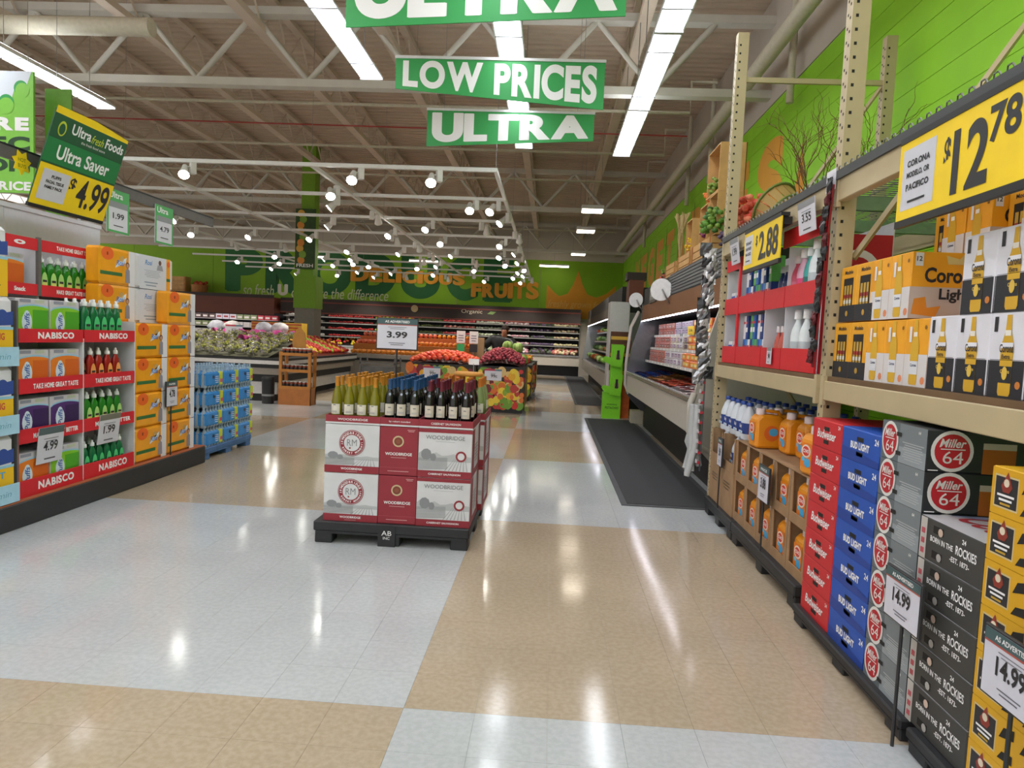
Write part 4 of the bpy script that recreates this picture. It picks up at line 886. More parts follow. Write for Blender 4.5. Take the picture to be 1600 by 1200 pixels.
# mats
def floor_mat(x0, x1, y0, y1, label):
    t = thing('floor_mat', label, 'floor mat', (0, 0, 0)); MB().box(x0 + .06, x1 - .06, y0 + .06, y1 - .06, .001, .012, mat('#3c3d40', .95, 0, .3, 160, bump=.6)).obj('pile', t)
    m = MB(); E_ = mat('#4a4b4e', .7)
    for a in ((x0, x0 + .06, y0, y1), (x1 - .06, x1, y0, y1)): m.box(*a, .001, .008, E_)
    for a in ((y0, y0 + .06), (y1 - .06, y1)): m.box(x0 + .06, x1 - .06, *a, .001, .008, E_)
    m.obj('rubber_edge', t)
floor_mat(.77, 1.78, 6.64, 14.1, 'dark ribbed floor mat in front of the packaged food case'); floor_mat(.68, 1.5, 17.0, 30.5, 'dark brown floor mat in front of the long produce case')
# ================================================================ left side
KB = mat('#2e2e30', .55, 0, .12, 6)
t = thing('gondola_shelving', 'white backed gondola on a long dark plinth behind the red displays', 'shelving', (0, 0, 0))
MB().box(-5.4, -3.9, .5, 7.58, 0, .195, KB, .01).obj('plinth', t); MB().box(-5.4, -3.905, .5, 7.58, .195, .203, mat('#a8603c', .6)).obj('top_edge', t)
WP = mat('#e6e6ea', .45, 0, .02)
for y0, y1 in ((3.0, 4.3), (4.3, 5.55), (5.55, 6.78)): MB().box(-4.7, -4.62, y0 + .003, y1 - .003, .203, 2.53, WP).obj('panel', t)
MB().box(-4.71, -4.61, 3.0, 6.785, 2.5, 2.54, WP).obj('cap', t)
# price rail above
t = thing('price_rail', 'dark horizontal sign rail above the white back panel', 'sign rail', (-4.2, 0, 0))
MB().box(-.012, .012, 3.0, 8.25, 2.78, 2.88, mat('#5a5754', .5)).obj('rail', t); MB().box(-.014, .014, 3.0, 8.25, 2.875, 2.89, BLACK).obj('edge', t)
for y in (3.2, 6.5): MB().box(-.46, -.43, y, y + .03, 2.54, 2.85, STEEL).obj('post', t); MB().box(-.46, 0, y, y + .03, 2.82, 2.85, STEEL).obj('arm', t)
m = MB(); pts = []
for k in range(14): r = .1 if k % 2 == 0 else .065; pts.append((r * math.cos(2 * PI * k / 14 + .2), r * math.sin(2 * PI * k / 14 + .2)))
Pf = Face(m, (0, 0, 0), (0, 1, 0), (0, 0, 1)); m.prism(pts, 'x', 0, .005, YEL); Pf.o = Vector((.005, 0, 0)); Pf.text('HOT', 0, .005, .03, ink('#8a8410'), 1, w=.08); Pf.text('BUYS', 0, -.04, .03, ink('#8a8410'), 1, w=.08)
m.obj('starburst_tag', None, (-4.184, 5.2, 2.78), label='small yellow starburst tag on the dark sign rail', cat='sign')
for y, pr in ((6.39, '1.99'), (7.17, '4.79')): hang_tag('green bordered price card hung ' + ('next to the tilted board' if pr == '1.99' else 'near the free end of the sign rail'), (-4.18, y, 2.82), ROL, .34, .4, pr, gr=1)
# tilted price board
t = thing('saver_sign', 'large tilted green and yellow price board reading $4.99', 'price sign', (-4.16, 5.68, 2.49), (math.radians(18.2), 0, ROL))
w, h = .9, .8
MB().box(-w / 2, w / 2, -.006, .006, 0, h * .96, ink('#17502c')).obj('panel', t); MB().box(-w / 2, w / 2, -.012, .012, -.03, 0, BLACK).obj('bottom_rail', t)
m = MB(); P = Face(m, (0, -.006, 0), (1, 0, 0), (0, 0, 1)); P.rect(-w / 2, 0, w / 2, h * .42, YEL, 1); P.rect(-w / 2, h * .44, w / 2, h * .68, ink('#1c7a40'), 1); P.rect(-w / 2, h * .69, w / 2, h * .92, ink('#1f5634'), 1)
P.poly([(-w / 2, h * .92), (w / 2, h * .92), (w / 2, h * .955), (0, h * 1.0), (-w / 2, h * .99)], YEL, 1); P.rect(-w * .44, h * .06, -w * .1, h * .37, mat('#cdcdd6', .4, 0, .02), 2); m.obj('colour_fields', t)
m = MB(); P = Face(m, (0, -.006, 0), (1, 0, 0), (0, 0, 1))
P.text('Ultra', -.12, h * .775, .085, INKW, 3, w=.23); P.text('fresh', .08, h * .77, .07, ink('#c8d43a'), 3, w=.15, shear=.3, bold=0); P.text('Foods', .3, h * .775, .085, INKW, 3, w=.24); P.disc(-.34, h * .79, .045, ink('#b8c83a'), 3, .06); P.disc(-.34, h * .785, .033, ink('#1f5634'), 4, .045)
P.text('the fresh food store', .05, h * .72, .022, INKW, 3, w=.3, bold=0); P.text('Ultra Saver', 0, h * .49, .115, INKW, 3, w=.64)
P.text('$', -.045, h * .2, .13, INK, 3); P.text('4.99', .225, h * .07, .25, INK, 3, w=.4)
for i, s_ in enumerate(('PUFFS', 'FACIAL TISSUE', 'FAMILY PACK')): P.text(s_, -w * .27, h * (.29 - .055 * i), .026, INK, 4, w=w * (.12 if i == 0 else .22), bold=.03)
m.obj('lettering', t)
# ---- red cardboard display (lower tier) and set-back upper tier
t = thing('red_display', 'red and white cardboard display of bottles and tissue boxes', 'display', (0, 0, 0))
X1, XB = -3.95, -4.35
ys = (4.87, 5.59, 6.31)
for y in ys: MB().box(XB, X1 - .004, y - .008, y + .008, .205, 1.58 if y == 6.31 else 1.42, IV).obj('side_panel', t)
MB().box(XB - .012, XB, 4.87, 6.31, .205, 1.49, IV).obj('back_panel', t)
rows = [(.205, .335, ('NABISCO', 'NABISCO')), (.62, .73, ('MAKE YOUR DAY BETTER', 'MAKE IT BETTER')), (1.0, 1.115, ('TAKE HOME GREAT TASTE', 'TAKE HOME GREAT TASTE')), (1.39, 1.495, ('NABISCO', 'NABISCO'))]
shz = []
for z0, z1, tx in rows:
    MB().box(XB, X1 - .012, 4.88, 6.3, z0 + .02, z0 + .032, IV).obj('shelf', t); shz.append(z0 + .034)
    for k in (0, 1):
        s_ = MB().box(X1 - .012, X1, ys[k] + .009, ys[k + 1] - .009, z0, z1, RED).obj('front_strip', t)
        m = MB(); Face(m, (X1, (ys[k] + ys[k + 1]) / 2 + .04, z0), (0, 1, 0), (0, 0, 1)).text(tx[k], 0, (z1 - z0) * .28, (z1 - z0) * (.5 if tx[k] == 'NABISCO' else .36), INKW, 1, w=.4 if tx[k] == 'NABISCO' else .5, bold=.04)
        m.obj('lettering', s_)
MB().box(X1 - .02, X1 + .002, 4.855, 4.875, .205, .72, RED).obj('red_edge', t)
t = thing('upper_display', 'set back red cardboard shelf of green bottles under the white panel', 'display', (0, 0, 0))
yu = (4.75, 5.475, 6.215); X2 = -4.25
MB().box(-4.6, X2 - .012, 4.75, 6.215, 1.775, 1.787, IV).obj('shelf', t); MB().box(-4.61, -4.6, 4.75, 6.215, 1.5, 2.2, IV).obj('back_panel', t)
for y in yu: MB().box(-4.6, X2 - .013, y - .006, y + .006, 1.5, 2.2, IV).obj('side_panel', t)
MB().box(X2 - .02, X2 + .004, 5.455, 5.49, 1.76, 2.24, mat('#6d6a68', .4, .3)).obj('slotted_post', t)
for z0, z1, tx in ((1.76, 1.855, ('Snack', 'MAKE GREAT TASTE BETTER')), (2.13, 2.225, ('o', 'TAKE HOME GREAT TASTE'))):
    for k in (0, 1):
        s_ = MB().box(X2 - .012, X2, yu[k] + .008, yu[k + 1] - .02 * (k == 0), z0, z1, RED).obj('front_strip', t)
        m = MB(); Face(m, (X2, (yu[k] + yu[k + 1]) / 2 + .05, z0), (0, 1, 0), (0, 0, 1)).text(tx[k], .0 if k else .1, .03, .036, INKW, 1, w=.45 if k else .12, bold=.04); m.obj('lettering', s_)
# tissue boxes
def tissue(c1, c2, nm):
    def fr(P):
        w, h = .33, .3
        P.poly([(-w / 2, 0), (w / 2, 0), (w / 2, h * .76)] + [(w / 2 - w * k / 10, h * (.76 + .2 * math.sin(PI * (.25 + .55 * k / 10)) - .14)) for k in range(1, 10)] + [(-w / 2, h * .7)], ink(c1), 2)
        P.rect(0, 0, w / 2, h * .72, ink(c2), 2.5); P.poly([(-w / 2, h * .7), (-w / 2, h * .74)] + [(-w / 2 + w * k / 10, h * (.8 + .2 * math.sin(PI * (.25 + .55 * (10 - k) / 10)) - .14)) for k in range(1, 10)] + [(w / 2, h * .8), (w / 2, h * .76)] + [(w / 2 - w * k / 10, h * (.76 + .2 * math.sin(PI * (.25 + .55 * k / 10)) - .14)) for k in range(1, 10)], ink('#8fc0d8'), 2)
        P.disc(-.06, .12, .052, ink('#cfe0ea'), 4, .075, 14); P.disc(-.06, .17, .03, ink('#cfe0ea'), 4, .04, 10)
        for i, ch_ in enumerate('Puffs'[::-1]): pass
        m2 = P.mb; vs, fs, W, H = text_geo('Puffs', .02, .2); k = .13 / W
        m2.add([P.P(-.06 - (y - H / 2) * k, .06 + x * k, 5) for x, y in vs], fs, ink('#3a5fa8'))
        P.disc(.1, .03, .008, INKW, 4, n=8); P.rect(-.13, h * .9, -.02, h * .98, ink('#8d8f9c'), 3); P.rect(.02, h * .9, .12, h * .98, ink('#b8c0a8'), 3)
    return Proto(carton('tissue_box', 'x', 'tissue box', .335, .24, .3, card('#c9c6cc'), fr))
tor, tgr, tpu = tissue('#e07a1a', '#d0600c', 'orange'), tissue('#7fc023', '#4aa01c', 'green'), tissue('#4a2468', '#301650', 'purple')
for pr, y, z, lab in ((tor, 5.052, shz[0], 'orange tissue box on the lowest display shelf'), (tgr, 5.405, shz[0], 'green tissue box on the lowest shelf behind the 4.99 card'), (tpu, 5.052, shz[1], 'purple tissue box at the pillar side of the second shelf'), (tpu, 5.405, shz[1], 'purple tissue box beside the green bottles on the second shelf'),
                      (tor, 5.052, shz[2], 'orange tissue box at the outer end of the third shelf'), (tor, 5.405, shz[2], 'orange tissue box beside the red bottles on the third shelf'), (tgr, 5.052, shz[3], 'green tissue box at the outer end of the display top'), (tgr, 5.405, shz[3], 'green tissue box beside the teal bottles on the display top')):
    pr.put((X1 - .15, y, z), ROL, lab)
tor.put((-4.42, 5.2, 1.79), ROL, 'orange tissue box on the set back upper shelf')
# dish soap bottles
def soap(c, capc, l1, l2, name='soap_bottle'):
    t = thing(name, 'x', 'bottle')
    MB().lathe([(.036, 0), (.043, .01), (.044, .07), (.04, .12), (.043, .17), (.038, .205), (.02, .235), (.016, .25)], mat(c, .15, 0, .06, 8), 14, sy=.65).obj('body', t)
    MB().lathe([(.021, .245), (.022, .25), (.02, .275), (.011, .28), (.01, .3), (0, .301)], mat(capc, .4), 10).obj('cap', t)
    m = MB(); P = Face(m, (0, -.029, 0), (1, 0, 0), (0, 0, 1), .0012); P.disc(0, .09, .034, ink(l1), 1, .08, 16); P.disc(0, .06, .028, ink(l2), 2, .042, 12); P.rect(-.022, .09, .022, .108, INK, 3); m.obj('label', t)
    return Proto(t)
sg, stl, srd = soap('#1f7a1c', '#d8dcd8', '#a8d878', '#d8e078'), soap('#0c6a3c', '#d9dedd', '#4ac878', '#2fa45c'), soap('#9c1c18', '#e0dcd8', '#f0a050', '#e85a2c')
def soaps(pr, x, y0, y1, z, n, rows, lab, grp, s=1.12):
    for r in range(rows):
        for k in range(n): pr.put((x - r * .085, y0 + (y1 - y0) * (k + .5) / n + rnd.uniform(-.006, .006), z), ROL, lab, grp, s)
soaps(sg, -4.31, 5.52, 6.12, 1.788, 6, 3, 'green soap bottle on the set back upper shelf', 'green soap bottles, upper shelf', 1.05)
soaps(stl, -4.0, 5.62, 6.14, shz[3], 5, 3, 'teal green soap bottle standing on the display top', 'teal soap bottles on top')
soaps(srd, -4.0, 5.68, 6.14, shz[2], 4, 3, 'red soap bottle with orange label on the third shelf', 'red soap bottles', 1.0)
soaps(sg, -4.0, 5.64, 6.16, shz[1], 5, 3, 'bright green soap bottle on the second shelf', 'bright green soap bottles', 1.0)
soaps(stl, -4.0, 5.62, 6.2, shz[0], 6, 3, 'dark green soap bottle on the lowest shelf', 'dark green soap bottles', .95)
hang_tag('white price card before the purple and orange tissue boxes', (-3.935, 5.2, .72), ROL, .28, .29, '4.99', head='#4f6062', tilt=.1); hang_tag('white price card before the green soap bottles', (-3.935, 5.93, .745), ROL, .29, .27, '1.99', head='#77776a', tilt=.12)
# bath tissue packs at the frame edge
def bath(strong):
    def fr(P):
        P.rect(-.3, 0, .3, .27, ink('#e8b818'), 1); P.poly([(-.3, .27), (.3, .3), (.3, .4), (.12, .37), (-.1, .4), (-.3, .36)], ink('#2c4a94'), 2); P.text('ULTRA', -.1, .3, .035, INKW, 3, w=.2); P.disc(.2, .36, .05, ink('#2c4a94'), 3); P.rect(-.3, .265, .3, .285, ink('#8fc4dc'), 3)
        P.text('STRONG' if strong else 'SOFT', .12, .19, .05, ink('#c83c3c') if strong else ink('#4aa0d8'), 3, w=.2); P.lines(.05, .05, .24, .15, 4, ink('#6a5a10'), 3, .3); P.disc(-.15, .1, .08, ink('#b8582c'), 2); P.disc(-.15, .16, .04, ink('#e8e0d8'), 3)
    return Proto(carton('bath_tissue_pack', 'x', 'tissue pack', .62, .3, .5, mat('#d9d9de', .3, 0, .05, 10), fr, None, None, None, .03))
bs, bt = bath(0), bath(1)
zz = .21
for k, (pr, x) in enumerate(((bs, -4.08), (bt, -4.08), (bt, -4.08), (bs, -4.12))):
    pr.put((x, 4.5, zz), ROL, f'yellow bath tissue pack, {nth(k, 4)} of the pile by the red display', 'bath tissue packs'); zz += .505
t = thing('tray_fronts', 'pale blue printed tray strips before the bath tissue packs', 'display', (-3.915, 4.5, 0))
for z in (.21, .72, 1.22):
    s_ = MB().box(0, .008, -.32, .33, z, z + .14, mat('#a6cfe4', .5, 0, .04)).obj('strip', t); m = MB(); Face(m, (.008, 0, z), (0, 1, 0), (0, 0, 1)).text('Charmin', .1, .05, .045, ink('#6aa0bc'), 1, w=.3, shear=.2, bold=-.005); m.obj('lettering', s_)
MB().box(-3.98, -3.94, 4.845, 4.862, .21, 1.7, mat('#6d6a68', .4, .3)).obj('slotted_post', label='narrow grey slotted post beside the bath tissue packs', cat='post')
# paper towel packs
ORP = mat('#eda01c', .28, 0, .06, 10)
def towel(w):
    def fr(P):
        P.rect(w * .3, 0, w / 2 - .01, .335, ink('#dcdce0'), 1); P.disc(-w * .28, .28, .09, ink('#e8641a'), 1, .06); P.rect(-w * .28 - .01, .265, -w * .28 + .01, .295, ink('#7a2c08'), 2)
        P.poly([(-.04, .16), (w * .22, .22), (w * .24, .27), (-.02, .2)], ink('#d9e4ee'), 2); P.text('Rosi', .04, .185, .05, ink('#3b78c8'), 3, w=.13, shear=.3); P.disc(.06, .25, .03, ink('#c8a060'), 2)
        P.rect(-w * .47, .085, w * .12, .118, ink('#2c6a34'), 2); P.disc(w * .27, .2, .028, ink('#6a4030'), 3); P.disc(w * .27, .195, .02, ink('#c89878'), 4); P.poly([(w * .2, .03), (w * .34, .03), (w * .33, .15), (w * .27, .175), (w * .21, .14)], ink('#8d8890'), 3)
    return Proto(carton('paper_towel_pack', 'x', 'paper towels', w, .3, .338, ORP, fr, None, None, None, .022))
def towel_w(P):
    P.rect(-.27, 0, .27, .335, ink('#cfd2da'), 1); P.text('Rosi', -.12, .24, .05, ink('#4a80c0'), 2, w=.13, shear=.3); P.disc(.08, .28, .026, ink('#6a4a3c'), 2); P.poly([(.02, .2), (.14, .2), (.12, .255), (.04, .255)], ink('#9a9aa2'), 2); P.lines(-.2, .12, .1, .2, 5, ink('#9aa0ac'), 2, .3); P.lines(-.2, .03, .05, .09, 2, ink('#8a98a8'), 2, .4)
    P.rect(.2, 0, .27, .335, ORP, 3); P.disc(.235, .28, .03, ink('#e8641a'), 4); P.rect(.2, .1, .27, .13, ink('#2c6a34'), 4)
p_t = towel(.545); p_w = Proto(carton('paper_towel_pack', 'x', 'paper towels', .66, .22, .338, mat('#d4d6dc', .28, 0, .06, 10), towel_w, None, None, None, .022))
for k in range(4): p_t.put((-4.105, 6.6, .205 + k * .3425), ROL, f'orange paper towel pack, {nth(k, 4)} beside the red display', 'orange paper towel packs')
for k in range(5): p_t.put((-4.105 if k < 4 else -4.025, 7.15, .205 + k * .3425), ROL, f'orange paper towel pack, {nth(k, 5)} beside the bottled water', 'orange paper towel packs', None if k < 4 else (1, .45, 1))
for k in range(2): p_w.put((-4.215, 6.89, 1.578 + k * .3425), ROL, f'white paper towel pack, {"lower" if k == 0 else "upper"} of two stacked on the orange ones', 'white paper towel packs')
for k in range(2): p_t.put((-4.172, 6.28, 1.578 + k * .3425), ROL, f'orange paper towel pack, {"lower" if k == 0 else "upper"} of two behind the teal bottles', 'orange packs behind the teal bottles', (1, .44, 1))
MB().box(-4.23, -4.12, 6.02, 6.29, 1.425, 1.577, IV).obj('filler_carton', label='low pale carton behind the teal soap bottles', cat='carton')
stand_sign('price_sign', 'small framed card reading 4.78 before the paper towels', (-3.925, 6.9, .203), ROL, .2, .25, '4.78', .52, lab2='PAPER', base=False)
# bottled water on a blue pallet
pallet(1.25, 1.0, .14, 'blue wooden pallet under the bottled water', (-4.46, 8.3, 0), mat('#4a6f9c', .7, 0, .15, 9), ROL)
WAT = mat('#a9c6da', .12, 0, .1, 30, t=.35); FILM = mat('#2f86cf', .25, 0, .08, 12)
t = thing('water_pack', 'x', 'water pack')
m = MB()
for i in range(6):
    for j in range(4):
        if 0 < i < 5 and j not in (0, 3): continue
        m.lathe([(.03, 0), (.034, .012), (.034, .14), (.028, .17), (.013, .205), (.012, .215), (.014, .217), (.014, .232), (0, .233)], WAT, 8, ((i - 2.5) * .069, (j - 1.5) * .069, 0))
bo = m.obj('bottles', t); bo['kind'] = 'stuff'
m = MB()
for s_ in (0,): m.box(-.2, .118, -.143, .143, .012, .178, FILM, .02)
m.obj('film_sleeve', t)
m = MB(); P = Face(m, (0, -.143, 0), (1, 0, 0), (0, 0, 1)); P.disc(-.04, .12, .02, INK, 1, n=10); P.text('ICE', -.03, .1, .03, INK, 2); P.lines(.0, .05, .1, .14, 4, ink('#cfe0ee'), 1, .35); m.obj('label', t)
m = MB(); m.box(.118, .19, -.143, -.1, .02, .175, ink('#c8cf2c'), .006); P = Face(m, (.154, -.143, 0), (1, 0, 0), (0, 0, 1)); P.rect(-.03, .05, .03, .09, ink('#c85a6a'), 1); m.obj('yellow_card', t)
pwt = Proto(t)
for z in range(4):
    for k in range(3):
        for d in range(2): pwt.put((-4.115 - d * .3 + (z % 2) * .01, 7.93 + k * .42 - (z % 2) * .04, .14 + z * .236), ROL, f'blue wrapped water bottle pack, {["bottom", "second", "third", "top"][z]} layer of the stack on the blue pallet', f'water packs layer {z}', 1.03)
# scalloped department sign
t = thing('department_sign', 'large lime sign with white scalloped top and dark lettering', 'sign', (-7.2, 8.3, 3.12))
LM = mat('#7cc142', .5, 0, .03); MB().box(-.9, .68, 0, .03, 0, 1.48, LM).obj('panel', t)
m = MB(); P = Face(m, (0, 0, 0), (1, 0, 0), (0, 0, 1), .002)
P.poly([(-.9, 1.48), (-.9, 1.0), (-.6, .98), (-.2, .98), (.1, 1.0), (.2, 1.14), (.4, 1.14), (.45, 1.3), (.6, 1.32), (.66, 1.48)], ink('#d3dbe4'), 1); P.disc(.08, .98, .09, ink('#2f9a4e'), 1.5); P.disc(.33, 1.1, .1, ink('#2f9a4e'), 1.5); P.disc(.06, .95, .09, LM, 2); P.disc(.33, 1.06, .1, LM, 2)
P.disc(.52, 1.28, .09, ink('#2f9a4e'), 1.5); P.disc(.54, 1.25, .09, LM, 2); P.text('U', -.1, 1.05, .4, ink('#189040'), 3, w=.4, bold=.06); m.obj('scallop', t)
m = MB(); P = Face(m, (0, 0, 0), (1, 0, 0), (0, 0, 1), .002); P.text('MORE', .1, .76, .165, INKW, 2, w=1.05, bold=.06); P.text('SELEC', .06, .51, .18, ink('#14401c'), 2, w=1.15, bold=.05); P.text('TION', .16, .26, .16, ink('#14401c'), 2, w=.95, bold=.05); P.text('LOW PRICE', .1, .03, .11, INKW, 2, w=1.1, bold=.04); m.obj('lettering', t)
for x in (-.7, .6): MB().tube([(x, .015, 1.48), (x, .015, ZD - 3.12)], .004, STEEL, 4).obj('wire', t)
t = thing('side_banner', 'plain olive green banner hung beside the scalloped sign', 'banner', (-6.35, 8.6, 2.9)); MB().box(-.25, .1, 0, .02, 0, 1.6, mat('#5d8f1e', .6)).obj('panel', t)
MB().tube([(-.1, .01, 1.62), (-.1, .01, ZD - 2.92)], .004, STEEL, 4).obj('wire', t)
# ================================================================ wine display in the aisle
p = pallet(1.17, 1.16, .165, 'black plastic pallet under the wine cartons in the aisle', (-1.115, 5.5, 0))
m = MB(); P = Face(m, (-.03, -.58, 0), (1, 0, 0), (0, 0, 1)); P.text('AB', 0, .085, .035, INKW, 1, w=.075, bold=0); P.text('INC', 0, .055, .02, INKW, 1, w=.05, bold=0); m.obj('lettering', p)
MB().box(-.095, .035, -.583, -.578, 0, .16, PAL).obj('front_block', p)
for o in p.children:
    if o.name.startswith('lettering'): o.location = (0, -.0045, 0)
MAR = ink('#8c2430'); MARC = card('#8f2733'); WHC = card('#cfd0d3'); HILL = ink('#85888b')
def hills(P, a0, a1, z0, z1, seed):
    r = random.Random(seed); n = 9; W = a1 - a0; H = z1 - z0
    P.poly([(a0, z0 + H * .35)] + [(a0 + W * k / n, z0 + H * (.55 + .3 * r.random() * (1 - k / n))) for k in range(n + 1)] + [(a1, z0 + H * .35)], ink('#b3b6b8'), 1)
    P.disc(a0 + W * .15, z0 + H * .6, W * .1, HILL, 2, H * .22, 9); P.disc(a0 + W * .28, z0 + H * .5, W * .06, HILL, 2, H * .15, 8)
    for k in range(10):
        b = z0 + H * (.02 + .045 * k); sk = W * .06 * math.sin(k); P.poly([(a0, b), (a0 + W * .55, b + H * .05 + sk * 0), (a0 + W * .55, b + H * .07), (a0, b + H * .02)], HILL, 2)
    for k in range(7):
        a = a0 + W * (.5 + .07 * k); P.poly([(a, z0), (a + W * .012, z0), (a0 + W * (.68 + .035 * k), z0 + H * .45), (a0 + W * (.675 + .035 * k), z0 + H * .45)], HILL, 2)
def seal(P, a, b, r):
    P.disc(a, b, r, MAR, 3, n=32); P.disc(a, b, r * .95, WHC, 4, n=32); P.disc(a, b, r * .92, MAR, 5, n=32); P.disc(a, b, r * .62, WHC, 6, n=32)
    P.arc_text('WOODBRIDGE', a, b, r * .77, r * .17, INKW, 7); P.arc_text('BY ROBERT MONDAVI', a, b, r * .77, r * .14, INKW, 7, -PI / 2, False)
    P.text('RM', a, b - r * .22, r * .5, ink('#77777c'), 8, w=r * .75, bold=-.005); P.disc(a - r * .15, b - r * .38, r * .07, MAR, 8, n=8)
def wa(P): P.rect(-.205, 0, .205, .055, MAR, 2); P.text('WOODBRIDGE', 0, .024, .016, INKW, 3, w=.16); P.lines(-.06, .01, .06, .016, 1, ink('#ccaaaa'), 3); hills(P, -.203, .203, .055, .18, 3); seal(P, 0, .225, .098)
def wm(P):
    P.disc(-.005, .255, .042, ink('#c8b48c'), 2); P.disc(-.005, .255, .031, ink('#7a3a2c'), 3); P.disc(-.005, .255, .018, ink('#8a4c34'), 4, n=10); P.text('WOODBRIDGE', 0, .15, .022, INKW, 3, w=.2); P.lines(-.08, .132, .08, .14, 1, ink('#d8a8a8'), 3); P.rect(-.142, .058, .142, .06, ink('#b0505a'), 2); P.lines(-.11, .03, .11, .04, 1, ink('#d8a8a8'), 3); P.lines(.06, .33, .12, .35, 2, ink('#d8a8a8'), 3)
def wc(P): P.rect(-.2, 0, .2, .052, MAR, 2); P.rect(-.2, .335, .2, .362, MAR, 2); P.text('CABERNET SAUVIGNON', 0, .02, .014, INKW, 3, w=.24); P.text('WOODBRIDGE', 0, .285, .03, ink('#6d7074'), 3, w=.29, bold=0); P.lines(-.1, .268, .1, .274, 1, ink('#a0a3a6'), 3); hills(P, -.198, .198, .055, .25, 8); P.disc(.12, .165, .04, MAR, 4); P.disc(.12, .165, .026, WHC, 5)
def ws(P): P.rect(-.27, 0, .27, .362, MAR, 1); P.text('WOODBRIDGE', -.1, .2, .03, INKW, 2, w=.2)
pa, pm_, pc = Proto(carton('wine_carton', 'x', 'wine carton', .41, .54, .362, WHC, wa, ws, wa)), Proto(carton('wine_carton', 'x', 'wine carton', .288, .54, .362, MARC, wm, ws)), Proto(carton('wine_carton', 'x', 'wine carton', .4, .54, .362, WHC, wc, lambda P: (P.rect(-.27, 0, .27, .052, MAR, 1), P.rect(-.27, 0, -.12, .362, MAR, 2), P.rect(.15, 0, .27, .362, MAR, 2), P.lines(-.1, .1, .1, .25, 6, HILL, 2))))
XS = (-1.433, -1.082, -.737)
for r, yc in ((0, 5.225), (1, 5.775)):
    for lv in range(2):
        z = .1655 + lv * .3665; wh = ('lower' if lv == 0 else 'upper') + (' layer, front row' if r == 0 else ' layer, rear row')
        for pr, x, lab in ((pa, XS[0], 'white wine carton with round red seal'), (pm_, XS[1], 'dark red wine carton with small gold seal'), (pc, XS[2] + .035 * r, 'white wine carton with vineyard drawing and name')):
            pr.put((x, yc, z), 0, f'{lab}, {wh}')
ZW = .1655 + 2 * .3665
def wtray(w, label, loc, txt):
    t = thing('wine_tray', label, 'carton tray', loc); d = .54; th = .005
    MB().box(-w / 2, w / 2, -d / 2, d / 2, 0, th, WHC).obj('floor_board', t)
    for x in (-w / 2, w / 2 - th): MB().box(x, x + th, -d / 2, d / 2, th, .062, MARC).obj('side_wall', t)
    for y in (-d / 2, d / 2 - th): MB().box(-w / 2 + th, w / 2 - th, y, y + th, th, .062, MARC).obj('end_wall', t)
    m = MB(); P = Face(m, (0, -d / 2, 0), (1, 0, 0), (0, 0, 1)); P.rect(-w / 2, 0, w / 2, .012, WHC, 1); P.text(txt, 0, .026, .016, INKW, 2, w=w * .55, bold=.01); m.obj('lettering', t)
for r, yc in ((0, 5.225), (1, 5.775)):
    for x, w, tx, lab in ((XS[0], .41, 'WOODBRIDGE', 'gold capped bottles'), (XS[1], .288, 'by robert mondavi', 'blue capped bottles'), (XS[2] + .035 * r, .4, 'CABERNET SAUVIGNON', 'dark red capped bottles' if r == 0 else 'orange capped bottles')):
        wtray(w, f'cut red carton tray holding the {lab}, {"front" if r == 0 else "rear"} row', (x, yc, ZW), tx)
def wine(glass, cap, lab_, name, tr=0.):
    t = thing(name, 'x', 'wine bottle'); sl = tr > 0
    pr = [(.03, .0), (.037, .004), (.038, .19), (.034, .215), (.022, .245), (.0155, .265), (.0145, .322)] if not sl else [(.03, 0), (.039, .004), (.04, .15), (.034, .195), (.02, .25), (.015, .275), (.0145, .322)]
    MB().lathe(pr, mat(glass, .08, 0, .04, 6, t=tr), 16).obj('glass', t)
    MB().lathe([(.0165, .258 if not sl else .265), (.0168, .262 if not sl else .268), (.0165, .333), (.0175, .334), (.0175, .338), (0, .3385)], mat(cap, .4, .1, .06, 30), 12).obj('capsule', t)
    m = MB(); n = 8; vs = []; R_ = .0385 if not sl else .0405
    for z in (.07, .155) if not sl else (.06, .135):
        for k in range(n + 1): a = -PI / 2 + (k / n - .5) * 2.0; vs.append((R_ * math.cos(a), R_ * math.sin(a), z))
    m.add(vs, [(k, k + 1, n + 2 + k, n + 1 + k) for k in range(n)], mat(lab_, .5, 0, .06, 60), True)
    P = Face(m, (0, -R_, 0), (1, 0, 0), (0, 0, 1), .0006); P.lines(-.014, .125, .014, .135, 1, ink('#55555a'), 1, .6); P.rect(-.02, .085 if not sl else .07, .02, .1 if not sl else .085, ink('#b5b2ac'), 1); m.obj('label', t)
    if not sl: m = MB(); Face(m, (0, -.0285, .232), (1, 0, 0), (0, .5, .86), .001).disc(0, -.006, .009, ink('#8f98a6'), 2, .012, 10); m.obj('neck_seal', t)
    return Proto(t)
wy, wbl, wmr, wo = wine('#8f8a1e', '#c8862a', '#d8d4c4', 'wine_bottle', .35), wine('#101412', '#2a5482', '#cfc8b8', 'wine_bottle'), wine('#120f10', '#6c2434', '#cfc6b8', 'wine_bottle'), wine('#9ab070', '#cf7a28', '#d6d8c8', 'wine_bottle', .35)
zb = ZW + .0055
